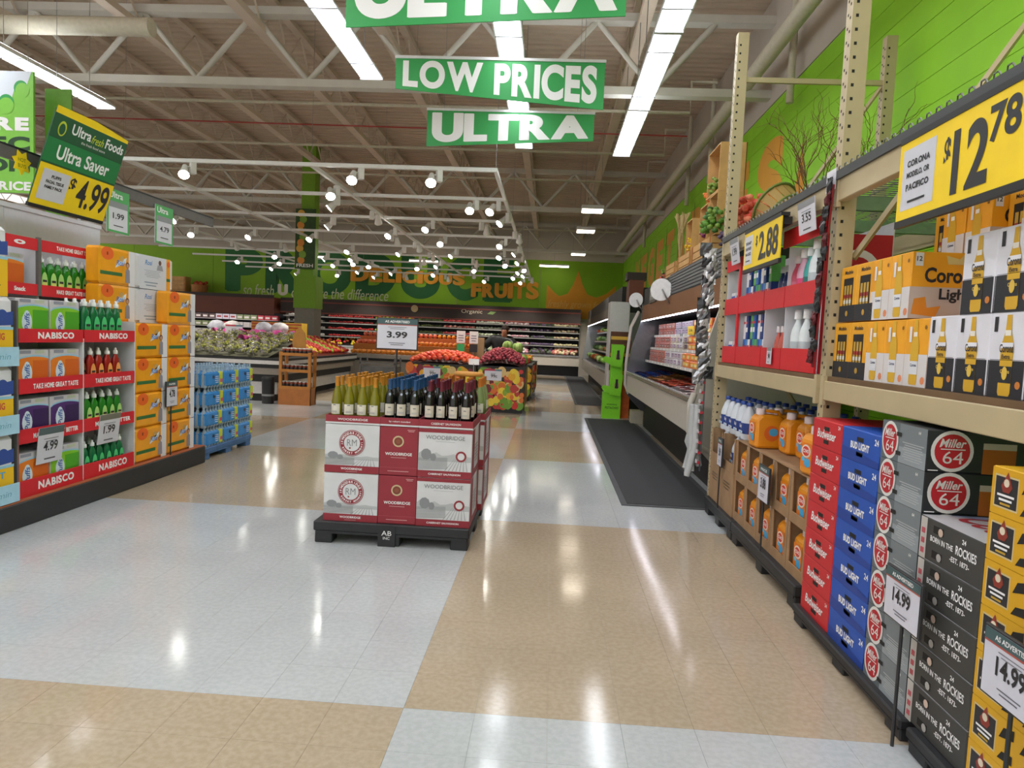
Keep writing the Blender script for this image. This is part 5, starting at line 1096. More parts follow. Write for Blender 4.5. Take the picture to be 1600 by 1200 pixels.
for pr, x, w, nx, lab, g in ((wy, XS[0], .41, 4, 'gold capped white wine bottle in the {} tray', 'gold capped bottles'), (wbl, XS[1], .288, 3, 'blue capped dark wine bottle in the {} tray', 'blue capped bottles'), (wmr, XS[2], .4, 4, 'dark red capped wine bottle in the front tray', 'dark red capped bottles'), (wo, XS[2] + .035, .4, 4, 'orange capped pale wine bottle in the rear tray', 'orange capped bottles')):
    for r, yc in ((0, 5.225), (1, 5.775)):
        if (pr is wmr and r) or (pr is wo and not r): continue
        for i in range(nx):
            for j in range(4):
                if rnd.random() < .12 and j > 0: continue
                pr.put((x + (i - (nx - 1) / 2) * .094 + rnd.uniform(-.006, .006), yc - .2 + j * .125 + rnd.uniform(-.01, .01), zb), rnd.uniform(-.7, .7) if j else rnd.uniform(-.35, .35), lab.format('front' if r == 0 else 'rear'), g + (' front' if r == 0 else ' rear'))
stand_sign('price_sign', 'white framed card reading 3.99 on a pole above the wine bottles', (-1.245, 5.5, ZW), 0, .325, .24, '3.99', .56, base=False, big=.22)
t = thing('round_topper', 'flat orange wooden round lying on the orange capped bottles', 'wooden round', (-.69, 5.85, zb + .339)); MB().lathe([(.11, 0), (.125, .008), (.125, .03), (.11, .036)], mat('#cf9242', .6, 0, .1, 8), 24, sx=1, sy=.75).obj('disc', t); MB().tube([(.04, 0, .036), (.04, 0, .11)], .004, STEEL, 6).obj('stem', t); MB().box(-.005, .085, -.003, .003, .1, .15, WHITE).obj('card', t)
# ================================================================ produce department
def tomato(col, name, cat, r, sq=.85):
    m = MB().blob((0, 0, r * sq), r, r, r * sq, mat(col, .3, 0, .12, 14), 10, 6); o = m.obj(name, label='x', cat=cat)
    MB().lathe([(r * .3, r * sq * 1.9), (r * .05, r * sq * 1.98), (0, r * sq * 2.06)], mat('#4a6a24', .6), 6).obj('stem', o)
    return Proto(o)
def pile(prs, x0, x1, y0, y1, zf, step, lab, grp, jz=.01, choose=None, cap=290):
    n = 0; j = 0; y = y0
    while y <= y1:
        x = x0 + (step / 2 if j % 2 else 0)
        while x <= x1 and n < cap:
            pr, nm = choose(x, y) if choose else (prs, lab)
            pr.put((x + rnd.uniform(-.07, .07) * step, y + rnd.uniform(-.07, .07) * step, zf(x, y) + .012 + rnd.uniform(-jz, jz)), (rnd.uniform(-.5, .5), rnd.uniform(-.5, .5), rnd.uniform(0, 6)), nm, grp if not choose else nm); n += 1; x += step
        y += step * .87; j += 1
def mound(t, x0, x1, y0, y1, zf, m_, n=14):
    ox, oy = t.location.x, t.location.y
    m = MB(); vs = [(x0 + (x1 - x0) * i / n, y0 + (y1 - y0) * j / n, zf(x0 + (x1 - x0) * i / n, y0 + (y1 - y0) * j / n)) for j in range(n + 1) for i in range(n + 1)]
    m.add(vs, [(j * (n + 1) + i, j * (n + 1) + i + 1, (j + 1) * (n + 1) + i + 1, (j + 1) * (n + 1) + i) for j in range(n) for i in range(n)], m_, True); m.obj('inner_mound', t, (-ox, -oy, 0))
# ---- printed cardboard bins
FR = ['#c8322c', '#e0a524', '#8fae3a', '#b83a34', '#e8c83a', '#d8702c', '#6f9a34', '#7a2430', '#d8b878']
def print_fruit(P, a0, a1, z0, z1, seed):
    r = random.Random(seed); P.rect(a0, z0, a1, z1, ink('#2a2418'), .5); l = 1
    for k in range(int((a1 - a0) * (z1 - z0) * 190)):
        a, b = r.uniform(a0 + .05, a1 - .05), r.uniform(z0 + .05, z1 - .05); q = r.uniform(.04, .1); c = r.choice(FR)
        P.disc(a, b, q, ink(c), l, q * r.uniform(.8, 1.3), 12); P.disc(a - q * .3, b + q * .35, q * .35, mat(c, .5, 0, .25, 40), l + .3, n=8); l = 1 + (l % 12) + .13
def bin_(label, x0, x1, y0, y1, h, seed):
    t = thing('produce_bin', label, 'produce bin', ((x0 + x1) / 2, (y0 + y1) / 2, 0)); w, d = x1 - x0, y1 - y0
    MB().box(-w / 2 + .03, w / 2 - .03, -d / 2 + .03, d / 2 - .03, 0, .1, BLACK).obj('base', t)
    MB().box(-w / 2, w / 2, -d / 2, d / 2, .1, h, card('#3a3020')).obj('carton', t); MB().box(-w / 2 - .008, w / 2 + .008, -d / 2 - .008, d / 2 + .008, h - .02, h + .012, BLACK).obj('rim', t)
    m = MB(); print_fruit(front(m, w, d), -w / 2, w / 2, .1, h - .02, seed); m.obj('fruit_print', t)
    m = MB(); print_fruit(right(m, w, d), -d / 2, d / 2, .1, h - .02, seed + 1); m.obj('fruit_print', t)
    return t
b1 = bin_('fruit printed cardboard bin heaped with tomatoes', -3.0, -1.54, 14.3, 15.7, .97, 3); b2 = bin_('fruit printed cardboard bin heaped with red potatoes', -1.5, -.5, 14.3, 15.8, .97, 9)
dome = lambda x, y, cx, cy, rx, ry, h: .97 + h * max(0, 1 - ((x - cx) / rx) ** 2) ** 1.0 * max(0, 1 - ((y - cy) / ry) ** 2) ** .7
z1 = lambda x, y: dome(x, y, -2.27, 15.0, .76, .75, .2); z2 = lambda x, y: dome(x, y, -1.02, 15.0, .55, .75, .34)
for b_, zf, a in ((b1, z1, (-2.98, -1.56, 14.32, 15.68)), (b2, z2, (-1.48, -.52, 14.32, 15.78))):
    mound(b_, *a, lambda x, y: zf(x, y) - .02, mat('#3a1c18', .7))  # filler coloured dark to stand in for shade in the gaps of the heaps
tm, pt = tomato('#e0502c', 'tomato', 'tomato', .056), None
pts_ = []
for c in ('#a83848', '#8f2c3c', '#bc4c58'):
    o = MB().blob((0, 0, .034), .044, .036, .034, mat(c, .55, 0, .15, 25), 8, 5, .06).obj('red_potato', label='x', cat='potato'); MB().blob((.03, .01, .052), .006, .006, .004, mat('#6a2430', .7), 5, 3).obj('eye', o); pts_.append(Proto(o))
tms_ = [tm, tomato('#d84028', 'tomato', 'tomato', .056), tomato('#e86a3c', 'tomato', 'tomato', .054)]
pile(None, -2.93, -1.6, 14.36, 15.5, z1, .125, '', '', .01, lambda x, y: (rnd.choice(tms_), 'red tomato heaped in the printed bin'))
pile(None, -1.45, -.55, 14.35, 15.3, z2, .085, '', '', .012, lambda x, y: (rnd.choice(pts_), 'red potato heaped in the printed bin'))
o = MB().blob((0, 0, .095), .1, .1, .095, mat('#a4bf6a', .6, 0, .15, 12), 12, 7, .03).obj('cabbage', label='x', cat='cabbage')
for k in range(3):
    a = k * 2.1; MB().blob((.05 * math.cos(a), .05 * math.sin(a), .09), .07, .07, .095, mat('#7f9e48', .6, 0, .2, 14), 8, 5).obj('outer_leaf', o)
pcab = Proto(o)
for x, y, z in ((-1.1, 15.42, 1.14), (-.84, 15.42, 1.14), (-.62, 15.4, 1.02), (-.73, 15.43, 1.27), (-.97, 15.43, 1.3), (-.62, 15.64, 1.0), (-.86, 15.66, 1.05)): pcab.put((x, y, z), rnd.uniform(0, 6), 'pale green cabbage heaped behind the red potatoes', 'cabbages', 1.15)
for k, (y0, y1) in enumerate(((17.4, 18.7), (18.8, 20.1), (20.2, 21.5))):
    bb = bin_(f'fruit printed cardboard bin behind the shopper, {["first", "second", "third"][k]} of three', -1.7, -.45 + .03 * k, y0, y1, .9, 20 + k)
    cs = [[mat('#d85a2c', .5), mat('#c8382c', .5)], [mat('#d8b030', .5), mat('#8fae3a', .5)], [mat('#c84a2c', .5), mat('#e0a030', .5)]][k]
    heap('fruit_heap', f'{["orange red", "yellow green", "mixed orange"][k]} fruit heaped in the bin behind the shopper', 'fruit', [(rnd.uniform(-1.6, -.55), rnd.uniform(y0 + .1, y1 - .1), .915 + rnd.uniform(0, .1)) for _ in range(150)], (.045, .06), cs)
def bin_card(label, x, y, z, w=.36, h=.24, pr='99c'):
    t = thing('bin_card', label, 'price card', (x, y, z)); MB().box(-w / 2, w / 2, -.003, .003, 0, h, mat('#d4d2dc', .4, 0, .02)).obj('card', t)
    m = MB(); P = Face(m, (0, -.003, 0), (1, 0, 0), (0, 0, 1)); P.rect(-w / 2, h * .84, w * .1, h, ink('#b8304c'), 1); P.rect(w * .1, h * .84, w / 2, h, ink('#5a7a8a'), 1); P.text(pr, .02, h * .25, h * .3, INK, 2); P.lines(-w * .2, h * .6, w * .2, h * .7, 1, ink('#88889a'), 2, .4); m.obj('lettering', t)
bin_card('white price card on the tomato bin', -2.47, 14.28, .68); bin_card('white price card on the potato bin', -1.17, 14.28, .68)
for x, lab in ((-2.08, 'white header price holder with green tag between the bins'), (-1.78, 'white header price holder with dark tag between the bins')):
    t = thing('price_holder', lab, 'price holder', (x, 15.8, 0)); MB().tube([(0, 0, 0), (0, 0, 1.4)], .012, STEEL, 6).obj('pole', t); MB().box(-.1, .1, -.01, .01, 1.42, 1.7, mat('#d8d4d4', .4)).obj('card', t); MB().box(-.09, .09, -.012, .012, 1.22, 1.4, mat('#1fa05c', .5) if x < -2 else DARK).obj('tag', t)
    m = MB(); P = Face(m, (0, -.01, 1.42), (1, 0, 0), (0, 0, 1)); P.lines(-.07, .05, .07, .22, 3, ink('#77707a'), 1); m.obj('lettering', t); MB().box(-.1, .1, -.08, .08, 0, .01, STEEL).obj('foot', t)
MB().box(-1.8, -1.55, 15.95, 16.12, 0, 1.56, CARDB, .004).obj('tall_carton', label='tall plain brown carton standing behind the potato bin', cat='carton')
# ---- island table: grapes in front, apples along the side
t = thing('produce_island', 'black and white produce island with grapes and apples', 'produce table', (0, 0, 0))
TA = mat('#9a9084', .5, 0, .05); IW = mat('#c9c6c4', .45)
MB().box(-10.5, -5.9, 14.32, 19.4, 0, .16, CBK).obj('kick', t); MB().box(-10.5, -5.8, 14.28, 19.5, .16, .42, IW).obj('panel', t); MB().box(-10.5, -5.75, 14.26, 19.5, .42, .58, CBK).obj('panel', t)
MB().box(-10.5, -5.7, 14.22, 19.55, .58, .72, TA).obj('panel', t); MB().box(-10.5, -5.66, 14.2, 19.6, .72, .8, CBK).obj('panel', t); MB().box(-10.5, -5.62, 14.17, 19.65, .8, .88, IW).obj('edge_rail', t); MB().box(-10.5, -5.62, 14.17, 19.65, .88, .93, CBK).obj('top_edge', t)
zg = lambda x, y: .95 + .36 * min(1, (y - 14.2) / 1.7); za = lambda x, y: .95 + .42 * min(1, (-5.7 - x) / 1.2) if x > -6.9 else 1.37
mound(t, -10.4, -6.0, 14.25, 16.2, lambda x, y: zg(x, y) - .02, mat('#5a5a48', .7)); mound(t, -7.2, -5.68, 15.9, 19.5, lambda x, y: za(x, y) - .03, mat('#7a2c1c', .7))
m = MB(); GRP = [mat('#a2a54a', .3, 0, .1, 20), mat('#b8b45c', .3, 0, .1, 20), mat('#8d9440', .3, 0, .1, 20)]
t = thing('grape_bag', 'x', 'grape bag')
m = MB()
for k in range(26): m.blob((rnd.uniform(-.11, .11), rnd.uniform(-.1, .08), .04 + rnd.uniform(0, .09)), .026, .022, .024, rnd.choice(GRP), 6, 4)
g_ = m.obj('grapes', t); g_['kind'] = 'stuff'
m = MB(); n = 12
for ring in range(1):
    vs = []
    for i, (r, z) in enumerate(((.13, .01), (.14, .06), (.1, .11), (.05, .13), (.075, .17))):
        for k in range(n): a = 2 * PI * k / n; q = r * (1 + rnd.uniform(-.16, .16)); vs.append((q * math.cos(a), q * .8 * math.sin(a), z + rnd.uniform(-.01, .012)))
    m.add(vs, [(i * n + k, i * n + (k + 1) % n, (i + 1) * n + (k + 1) % n, (i + 1) * n + k) for i in range(4) for k in range(n)], mat('#d8d4da', .12, 0, .05, 20, t=.85), False)
m.obj('clear_bag', t)
m = MB(); vs = []
for i, (r, z) in enumerate(((.035, .12), (.03, .14), (.05, .165))):
    for k in range(8): a = 2 * PI * k / 8; vs.append((r * math.cos(a) * (1 + rnd.uniform(-.2, .2)), r * .5 * math.sin(a), z + rnd.uniform(-.01, .015)))
m.add(vs, [(i * 8 + k, i * 8 + (k + 1) % 8, (i + 1) * 8 + (k + 1) % 8, (i + 1) * 8 + k) for i in range(2) for k in range(8)], mat('#c6c2bf', .25, 0, .2, 20)); m.obj('bag_top', t)
pg = Proto(t)
for j in range(7):
    for i in range(15):
        x = -6.1 - i * .25 - (j % 2) * .12 + rnd.uniform(-.05, .05); y = 14.36 + j * .26 + rnd.uniform(-.05, .05)
        pg.put((x, y, zg(x, y) + .03), (.2, 0, rnd.uniform(0, 6.28)), 'clear bag of pale green grapes on the island front', 'grape bags', rnd.uniform(.78, .95))
pkb = mat('#c84a94', .3, 0, .15, 15)
for k, (x, y) in enumerate(((-6.3, 16.1), (-6.75, 16.15), (-7.25, 16.1), (-7.9, 16.1), (-6.9, 15.3))):
    m = MB(); vs = []
    for i in range(7):
        for j in range(4): vs.append(((i - 3) * .075, (j - 1.5) * .09, .05 * math.sin(i * 1.3 + j) + .06 * math.sin(PI * j / 3)))
    m.add(vs + [(a, b, c - .03) for a, b, c in vs], [(i * 4 + j, (i + 1) * 4 + j, (i + 1) * 4 + j + 1, i * 4 + j + 1) for i in range(6) for j in range(3)] + [(28 + i * 4 + j, 28 + i * 4 + j + 1, 28 + (i + 1) * 4 + j + 1, 28 + (i + 1) * 4 + j) for i in range(6) for j in range(3)], pkb, True)
    m.obj('pink_bag', None, (x, y, zg(x, y) + .12), .3 * k, label='crumpled pink plastic bag lying among the grape bags', cat='plastic bag', group='pink bags among the grapes')
ar, ay, ag = tomato('#b8261f', 'apple', 'apple', .047, .92), tomato('#d8b22c', 'apple', 'apple', .047, .92), tomato('#86a82c', 'apple', 'apple', .047, .92)
def pick(x, y):
    k = (y - 15.9) / 3.6; s_ = (y * 1.0 + (x + 5.7) * .25)
    if 16.5 < s_ < 16.95: return ay, 'yellow apple in the yellow band of the apple display'
    if 17.7 < s_ < 18.0: return ag, 'green apple in the green band of the apple display'
    if 18.5 < s_ < 18.75: return ay, 'golden apple in the narrow far band of the apple display'
    return ar, 'red apple on the sloping apple display'
pile(None, -6.75, -5.73, 16.0, 19.4, za, .115, '', '', .008, pick, 330)
for x0, x1, c, lab in ((-7.6, -7.0, '#d88a2c', 'orange'), (-6.9, -6.3, '#d8b03a', 'yellow')):
    t = thing('box_row', f'{lab} striped fruit cartons standing on the island top', 'carton', (0, 0, 0))
    MB().box(x0, x1, 17.0, 17.4, 1.37, 1.72, card(c)).obj('carton', t)
    for k in range(4): MB().box(x0, x1, 16.995, 17.0, 1.42 + k * .08, 1.45 + k * .08, card('#b8402c')).obj('stripe', t)
bin_card('white price card standing among the grape bags', -7.6, 16.05, 1.37, .42, .24, '2.99')
t = thing('paper_bags', 'white printed produce bags heaped on the island top', 'bags', (0, 0, 0))
for k, (x, c) in enumerate(((-8.3, '#b9bcc8'), (-7.9, '#d8d4d4'), (-7.1, '#c8ccd8'), (-6.7, '#dadade'))): MB().blob((x, 16.6, 1.55), .22, .15, .17, mat(c, .5, 0, .25, 9), 9, 6, .12).obj('bag', t)
# ---- wooden jar rack and black bin in front of the island
t = thing('jar_rack', 'wooden shelf rack of jars standing before the island', 'shelf rack', (-5.25, 14.0, 0)); J = mat('#b4742c', .6, 0, .1, 7)
for x in (-.33, .28):
    for y in (-.18, .13): MB().box(x, x + .06, y, y + .05, 0, 1.1, J).obj('post', t)
for z in (.33, .68, 1.02): MB().box(-.33, .34, -.18, .18, z, z + .025, J).obj('shelf', t); MB().box(-.33, .34, -.185, -.17, z, z + .06, J).obj('rail', t)
MB().box(-.33, .34, -.19, .18, 0, .33, mat('#a8662c', .6, 0, .1, 7)).obj('base_box', t)
m = MB(); m.prism([(-.13, 1.1), (.11, 1.1), (.14, 1.3), (.1, 1.5), (-.01, 1.63), (-.12, 1.5), (-.16, 1.3)], 'y', .08, .1, mat('#a8742c', .6, 0, .1, 7)); m.obj('wooden_paddle', t)
t = thing('sauce_jar', 'x', 'jar'); MB().lathe([(.036, 0), (.038, .005), (.038, .1), (.028, .115)], mat('#8a3a24', .2, 0, .1), 10).obj('glass', t); MB().lathe([(.032, .115), (.033, .135), (0, .136)], mat('#c8c4bc', .4), 10).obj('lid', t); MB().lathe([(.0388, .02), (.0388, .08)], mat('#3a302c', .5, 0, .3, 50), 10).obj('label', t)
pjr = Proto(t)
for zi, z in enumerate((.356, .706, 1.046)):
    for i in range(7):
        for j in range(2): pjr.put((-5.25 - .26 + i * .088, 13.9 + j * .1, z), 0, f'small dark labelled jar on the {["lower", "middle", "upper"][zi]} shelf of the wooden rack', f'jars shelf {zi}')
t = thing('waste_bin', 'round black bin with a grey band beside the wooden rack', 'bin', (-5.83, 13.9, 0)); MB().lathe([(.12, 0), (.13, .5), (.14, .52), (.12, .56)], BLACK, 18).obj('body', t); MB().lathe([(.126, .16), (.127, .2)], GREY, 18).obj('band', t)
t = thing('wire_bin', 'dark mesh bin with bags behind the wine display', 'bin', (-3.15, 12.6, 0)); DK = mat('#5b5550', .5, 0, .1, 12)
for x in (-.33, .31):
    for y in (-.25, .23): MB().box(x, x + .025, y, y + .025, 0, 1.12, DK).obj('post', t)
for z in (.25, .5, .75, 1.0): MB().box(-.33, .335, -.25, -.235, z, z + .03, DK).obj('rail', t); MB().box(-.33, -.315, -.25, .25, z, z + .03, DK).obj('rail', t); MB().box(.32, .335, -.25, .25, z, z + .03, DK).obj('rail', t)
MB().box(-.33, .33, -.23, .25, .25, .95, mat('#54504c', .6, 0, .2, 8)).obj('liner', t)
# ---- second island with citrus tiers
t = thing('citrus_island', 'long produce island with tiers of citrus behind the wine display', 'produce table', (0, 0, 0))
MB().box(-6.3, -2.6, 21.0, 24.0, 0, .2, CBK).obj('kick', t); MB().box(-6.35, -2.5, 20.9, 24.1, .2, .7, TA).obj('panel', t); MB().box(-6.4, -2.45, 20.85, 24.1, .7, .78, CBK).obj('panel', t); MB().box(-6.45, -2.4, 20.8, 24.1, .78, .9, mat('#a39c94', .35, .3)).obj('edge_rail', t)
MB().box(-6.3, -2.5, 21.6, 24.0, .9, 1.2, mat('#b8702c', .6)).obj('tier', t); MB().box(-6.3, -2.5, 22.4, 24.0, 1.2, 1.45, mat('#b8602c', .6)).obj('tier', t)
og, gf = tomato('#e0892a', 'orange', 'orange', .07, .95), tomato('#d86a4c', 'grapefruit', 'grapefruit', .075, .95)
for i in range(24):
    x = -6.15 + i * .155
    for y, z, pr, nm in ((21.05, .9, og, 'front tier'), (21.25, .9, og, 'front tier'), (21.75, 1.2, og if i > 6 else gf, 'middle tier'), (21.95, 1.2, gf, 'middle tier'), (22.5, 1.45, gf if i < 16 else og, 'top tier')):
        l_ = ('orange' if pr is og else 'pink grapefruit') + f' on the {nm} of the citrus island'; pr.put((x, y, z + .003), rnd.uniform(0, 6), l_, l_)
bin_card('pink topped price card on the citrus island', -5.4, 22.2, 1.45, .45, .32, '1.49')
# ---- green column
t = thing('green_column', 'square column, green above and grey below, with produce banner', 'column', (-7.34, 20.3, 0)); CG = mat('#6f9a12', .6, 0, .05)
MB().box(-.3, .3, -.3, .3, 0, 2.2, mat('#7a766c', .6, 0, .06)).obj('grey_base', t); MB().box(-.33, .33, -.33, .33, 2.2, 3.15, CG).obj('green_box', t); MB().box(-.2, .2, -.2, .2, 3.15, 7.0, CG).obj('shaft', t)
m = MB(); m.box(-.3, .3, -.36, -.34, 3.35, 5.1, mat('#2c4a18', .6, 0, .2, 5)); b_ = m.obj('banner', t); m = MB(); P = Face(m, (0, -.36, 0), (1, 0, 0), (0, 0, 1), .003)
for k in range(9): P.disc(-.12 + .05 * math.sin(k * 2), 3.6 + k * .17, .11, ink(['#d88a2c', '#7aa02c', '#d8a83a'][k % 3]), 1 + k % 2, n=12)
P.text('FRESH', 0, 3.4, .1, INKW, 3, w=.5); m.obj('banner_print', t)
# ---- back wall cases
t = thing('back_case', 'long dark produce case along the back wall under the mural', 'chilled case', (0, 0, 0)); BM = mat('#2a1c17', .6, 0, .08, 4); RB = mat('#6a2e22', .6)
MB().box(-12.4, 1.3, 30.7, 31.95, 0, .45, CBK).obj('kick', t); MB().box(-12.4, 1.3, 30.4, 30.6, .45, .86, CW).obj('front_panel', t); MB().box(-12.4, 1.3, 30.36, 30.42, .86, .92, TRIM).obj('bumper_rail', t)
MB().box(-12.4, 1.3, 31.85, 31.95, .5, 2.5, CBK).obj('back_liner', t); MB().box(-12.4, 1.3, 30.75, 31.95, 2.42, 2.98, BM).obj('canopy', t)
MB().box(-12.4, 1.3, 30.74, 30.76, 2.3, 2.42, BM).obj('canopy_lip', t)
for z in (2.3, 2.78): MB().box(-12.4, 1.3, 30.73, 30.75, z, z + .06, RB).obj('red_line', t)
MB().prism([(30.6, .88), (31.6, 1.1), (31.6, .6), (30.6, .6)], 'x', -12.4, 1.3, CBK).obj('deck', t); MB().box(-12.3, 1.2, 30.85, 30.95, 2.38, 2.42, mat('#fff6ea', .5, 0, 0, e=4.0)).obj('lamp_tube', t)
for z in (1.3, 1.62, 1.92, 2.18): MB().box(-12.4, 1.3, 31.1, 31.85, z - .015, z, DARK).obj('shelf', t); MB().box(-12.4, 1.3, 31.085, 31.1, z - .03, z + .02, mat('#8a8a86', .4)).obj('ticket_rail', t)
m = MB(); P = Face(m, (0, 30.75, 0), (1, 0, 0), (0, 0, 1), .003); P.text('Organic', -3.6, 2.57, .22, ink('#c8bca4'), 1, w=.95, bold=0); P.poly([(-2.9, 2.62), (-2.75, 2.74), (-2.5, 2.72), (-2.65, 2.6)], ink('#6f8a4a'), 1); m.obj('lettering', t)
segs = [(-12.2, -10.5, ('#d8d4d0', '#6a6460', '#3a3634'), 'bottled juice'), (-10.3, -8.2, ('#c83a3a', '#d8c02c', '#c8582c'), 'red and yellow pepper'), (-8.1, -6.2, ('#a8b82c', '#d8762c', '#4f7a2c'), 'green and orange vegetable'), (-6.1, -5.0, ('#55602c', '#3f4a24'), 'dark green'), (-4.95, -3.5, ('#c8585a', '#d89a8a', '#b83a3c'), 'pink fruit tray'), (-3.4, -2.2, ('#c8ccb8', '#8a9a6a', '#d8d4c4'), 'pale packaged salad'), (-2.1, -1.0, ('#c88a9a', '#d8c8c8'), 'pink and white packet'), (-.9, .1, ('#6a5a78', '#4a5a3a', '#3a3030'), 'dark berry'), (.15, 1.2, ('#d8cfa4', '#c8a08a', '#c8585a'), 'cream and rose fruit')]
for a, b, cs, nm in segs:
    ms = [mat(c, .5, 0, .2, 20) for c in cs]
    for z, nn in ((1.3, 'lowest'), (1.62, 'second'), (1.92, 'third'), (2.18, 'top')):
        heap('produce_row', f'{nm} row on the {nn} shelf of the back case', 'produce', [(a + (b - a) * (k + .5) / 22, 31.2 + rnd.uniform(0, .12), z + .004 + rnd.uniform(0, .02)) for k in range(22)], (.05, .075), ms[:1] + [rnd.choice(ms)], 6, 4)
    heap('produce_slope', f'{nm} heap on the sloping front of the back case', 'produce', [(rnd.uniform(a, b), 30.65 + q * .3, .925 + q * .068 + rnd.uniform(0, .04)) for q in range(4) for _ in range(18)], (.06, .09), ms, 6, 4)
for x in (-6.2, -13.6): MB().lathe([(.16, -.01), (.16, .01)], mat('#b09a72', .6), 18).obj('round_plaque', None, (x, 30.7, 2.72), (PI / 2, 0, 0), label='round tan plaque on the canopy of the back case', cat='sign', group='round plaques on the back case')
t = thing('left_case', 'brown topped chilled wall case of packaged food behind the grapes', 'chilled case', (0, 0, 0))
MB().box(-20, -12.6, 30.5, 31.9, 2.25, 2.95, mat('#6a3524', .6, 0, .08, 3)).obj('fascia', t); MB().box(-20, -12.6, 30.48, 30.5, 2.9, 3.05, BM).obj('top_band', t); MB().box(-20, -12.6, 31.8, 31.9, .4, 2.25, CBK).obj('back_liner', t); MB().box(-20, -12.6, 30.6, 31.8, 0, .8, CW).obj('base', t); MB().box(-20, -12.6, 30.5, 30.52, 2.15, 2.25, mat('#6a3524', .6, 0, .08, 3)).obj('lip', t); MB().box(-19.9, -12.7, 30.6, 30.7, 2.2, 2.25, mat('#fff6ff', .5, 0, 0, e=6.0)).obj('lamp_tube', t)
for z in (1.2, 1.55, 1.9): MB().box(-20, -12.6, 31.0, 31.8, z - .02, z, IW).obj('shelf', t)
PC = ['#d8d4d2', '#c8505a', '#d89a6a', '#e0dcd8', '#b83a44', '#8a9a6a', '#d8d8dc', '#5a4a44']
pcs = [Proto(carton('food_box', 'x', 'food box', .3, .25, .22, card(c), lambda P: P.rect(-.1, .06, .1, .14, card('#a03a3a' if c[1] == 'd' else '#e0dcd0'), 1), b=.005)) for c in PC]
for zi, z in enumerate((1.2, 1.55, 1.9)):
    for k in range(22):
        q = (k // 3 + zi * 2) % 8; c = ['off white', 'red', 'tan', 'white', 'dark red', 'olive', 'pale grey', 'brown'][q]
        pcs[q].put((-12.8 - k * .33, 31.2, z + .003), 0, f'{c} food box on the {["lower", "middle", "upper"][zi]} shelf of the brown topped case', f'{c} boxes {zi}')
crate(.9, .5, .8, 'dark wooden crate standing on the brown topped case', (-17.4, 31.1, 2.953), 4, 0); t = thing('apple_basket', 'wooden basket of red apples on the brown topped case', 'basket', (-16.4, 31.1, 2.953)); MB().lathe([(.3, 0), (.38, .45)], WD2, 16).obj('basket', t); m = MB()
for k in range(16): m.blob((rnd.uniform(-.28, .28), rnd.uniform(-.25, .25), .48 + rnd.uniform(0, .1)), .09, .09, .08, mat('#a8401f', .5), 7, 5)
f_ = m.obj('apples', t); f_['kind'] = 'stuff'
# shopper ------------------------------------------------------------------
def skin(name, nodes, edges, m_, parent=None, sub=2):
    me = bpy.data.meshes.new(name); ks = list(nodes); me.from_pydata([nodes[k][0] for k in ks], [(ks.index(a), ks.index(b)) for a, b in edges], []); me.materials.append(m_)
    o = O(name, me, parent); md = o.modifiers.new('skin', 'SKIN'); md.use_smooth_shade = True
    for i, k in enumerate(ks):
        r = nodes[k][1]; me.skin_vertices[0].data[i].radius = r if isinstance(r, tuple) else (r, r)
    me.skin_vertices[0].data[0].use_root = True
    s_ = o.modifiers.new('sub', 'SUBSURF'); s_.levels = sub; s_.render_levels = sub
    return o
pr_ = thing('person', 'shopper in a black jacket leaning over the bins', 'person', (-1.22, 16.75, 0), -.25)
SK = mat('#b5795c', .5, 0, .06, 20); JK = mat('#17171a', .45, 0, .15, 14, bump=.2)
N = {'pelvis': ((0, 0, .98), (.15, .11)), 'waist': ((.02, -.02, 1.15), (.145, .105)), 'chest': ((.08, -.1, 1.42), (.18, .12)), 'collar': ((.12, -.16, 1.57), (.11, .09)), 'neck': ((.15, -.21, 1.64), .06), 'jaw': ((.17, -.26, 1.7), (.07, .075)), 'crown': ((.18, -.25, 1.8), (.08, .095)), 'top': ((.18, -.24, 1.86), (.06, .07)),
     'sl': ((-.17, -.12, 1.54), .085), 'el': ((-.42, -.18, 1.3), .06), 'wl': ((-.2, -.46, 1.2), .036), 'hl': ((-.17, -.54, 1.19), (.04, .02)), 'sr': ((.35, -.17, 1.52), .085), 'er': ((.48, -.34, 1.27), .06), 'wr': ((.44, -.58, 1.13), .036), 'hr': ((.45, -.66, 1.1), (.04, .02)),
     'kl': ((-.11, -.02, .52), .075), 'al': ((-.12, .04, .09), .05), 'tl': ((-.12, -.14, .04), .04), 'kr': ((.11, -.05, .52), .075), 'ar': ((.12, .02, .09), .05), 'tr': ((.12, -.16, .04), .04), 'hipl': ((-.09, 0, .88), .1), 'hipr': ((.09, 0, .88), .1)}
E_ = [('pelvis', 'waist'), ('waist', 'chest'), ('chest', 'collar'), ('collar', 'neck'), ('neck', 'jaw'), ('jaw', 'crown'), ('crown', 'top'), ('chest', 'sl'), ('sl', 'el'), ('el', 'wl'), ('wl', 'hl'), ('chest', 'sr'), ('sr', 'er'), ('er', 'wr'), ('wr', 'hr'), ('pelvis', 'hipl'), ('hipl', 'kl'), ('kl', 'al'), ('al', 'tl'), ('pelvis', 'hipr'), ('hipr', 'kr'), ('kr', 'ar'), ('ar', 'tr')]
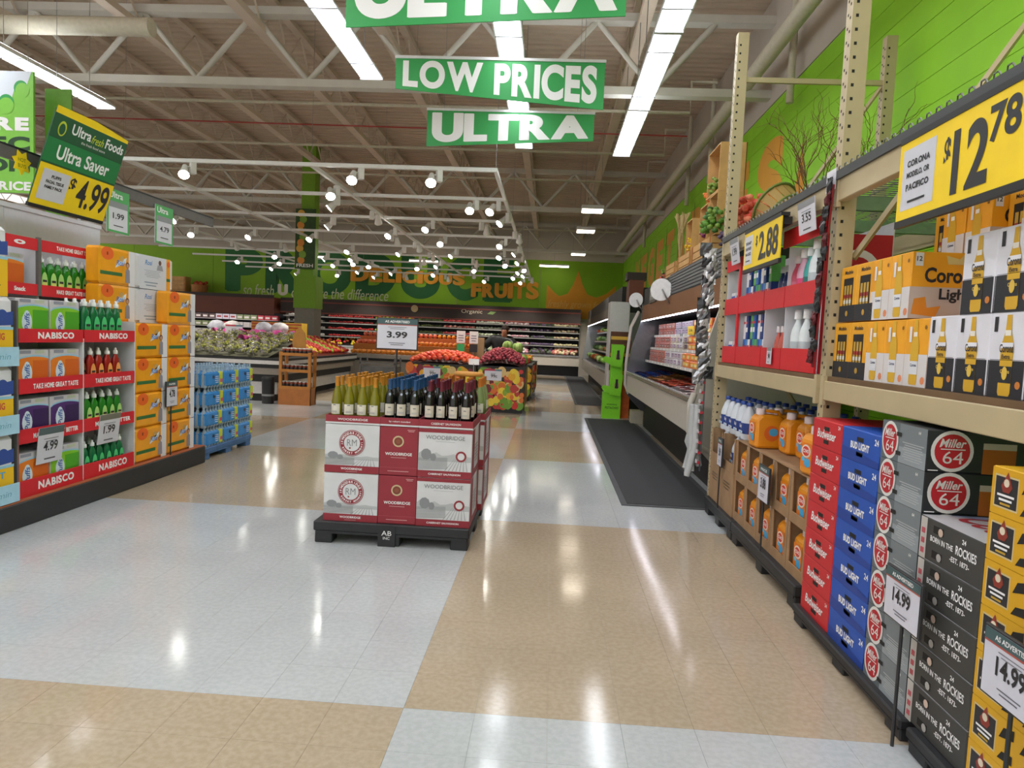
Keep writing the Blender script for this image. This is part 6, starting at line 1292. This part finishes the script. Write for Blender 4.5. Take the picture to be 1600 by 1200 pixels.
for s_, h_ in (('l', Vector((-.17, -.54, 1.19))), ('r', Vector((.45, -.66, 1.1)))):
    for f in range(5):
        a = (f - 2) * .018; L = (.045, .07, .078, .072, .055)[f]; k1, k2 = f'{s_}f{f}', f'{s_}g{f}'
        if f == 0: a = -.04
        N[k1] = (tuple(h_ + Vector((a, -L * .55, -.008))), .0095); N[k2] = (tuple(h_ + Vector((a * 1.1, -L, -.03))), .008); E_ += [(f'h{s_}', k1), (k1, k2)]
skin('body', N, E_, SK, pr_, 1)
JN = {k: (N[k][0], tuple(q + .055 for q in N[k][1]) if isinstance(N[k][1], tuple) else N[k][1] + .04) for k in ('pelvis', 'waist', 'chest', 'collar', 'sl', 'el', 'wl', 'sr', 'er', 'wr')}
JN['hem'] = ((0, 0, .84), (.19, .14)); JN['nk'] = ((.14, -.19, 1.625), (.09, .085))
skin('jacket', JN, [('pelvis', 'waist'), ('pelvis', 'hem'), ('waist', 'chest'), ('chest', 'collar'), ('collar', 'nk'), ('chest', 'sl'), ('sl', 'el'), ('el', 'wl'), ('chest', 'sr'), ('sr', 'er'), ('er', 'wr')], JK, pr_, 2)
TN = {k: (N[k][0], (N[k][1] if not isinstance(N[k][1], tuple) else N[k][1][0] * .9) + .018) for k in ('pelvis', 'hipl', 'hipr', 'kl', 'kr', 'al', 'ar')}
skin('trousers', TN, [('pelvis', 'hipl'), ('hipl', 'kl'), ('kl', 'al'), ('pelvis', 'hipr'), ('hipr', 'kr'), ('kr', 'ar')], mat('#22242c', .7), pr_, 1)
m = MB(); m.blob((.18, -.225, 1.81), .098, .11, .085, mat('#2a1a14', .7, 0, .2, 40), 12, 7); m.blob((.18, -.17, 1.74), .085, .06, .09, mat('#2a1a14', .7, 0, .2, 40), 10, 6); m.obj('hair', pr_)
m = MB()
for x in (.15, .21): m.blob((x, -.342, 1.77), .012, .008, .008, INKW, 6, 4); m.blob((x, -.348, 1.77), .006, .005, .006, INK, 6, 4)
m.blob((.18, -.36, 1.735), .012, .02, .022, SK, 6, 4); m.blob((.18, -.338, 1.69), .025, .008, .008, mat('#8a4a40', .5), 6, 4)
for x in (.088, .272): m.blob((x, -.25, 1.75), .01, .02, .03, SK, 6, 4)
m.obj('face_features', pr_)
for x, nm in ((-.12, 'shoe'), (.12, 'shoe')): MB().blob((x, -.08, .045), .05, .14, .045, BLACK, 10, 6).obj(nm, pr_)
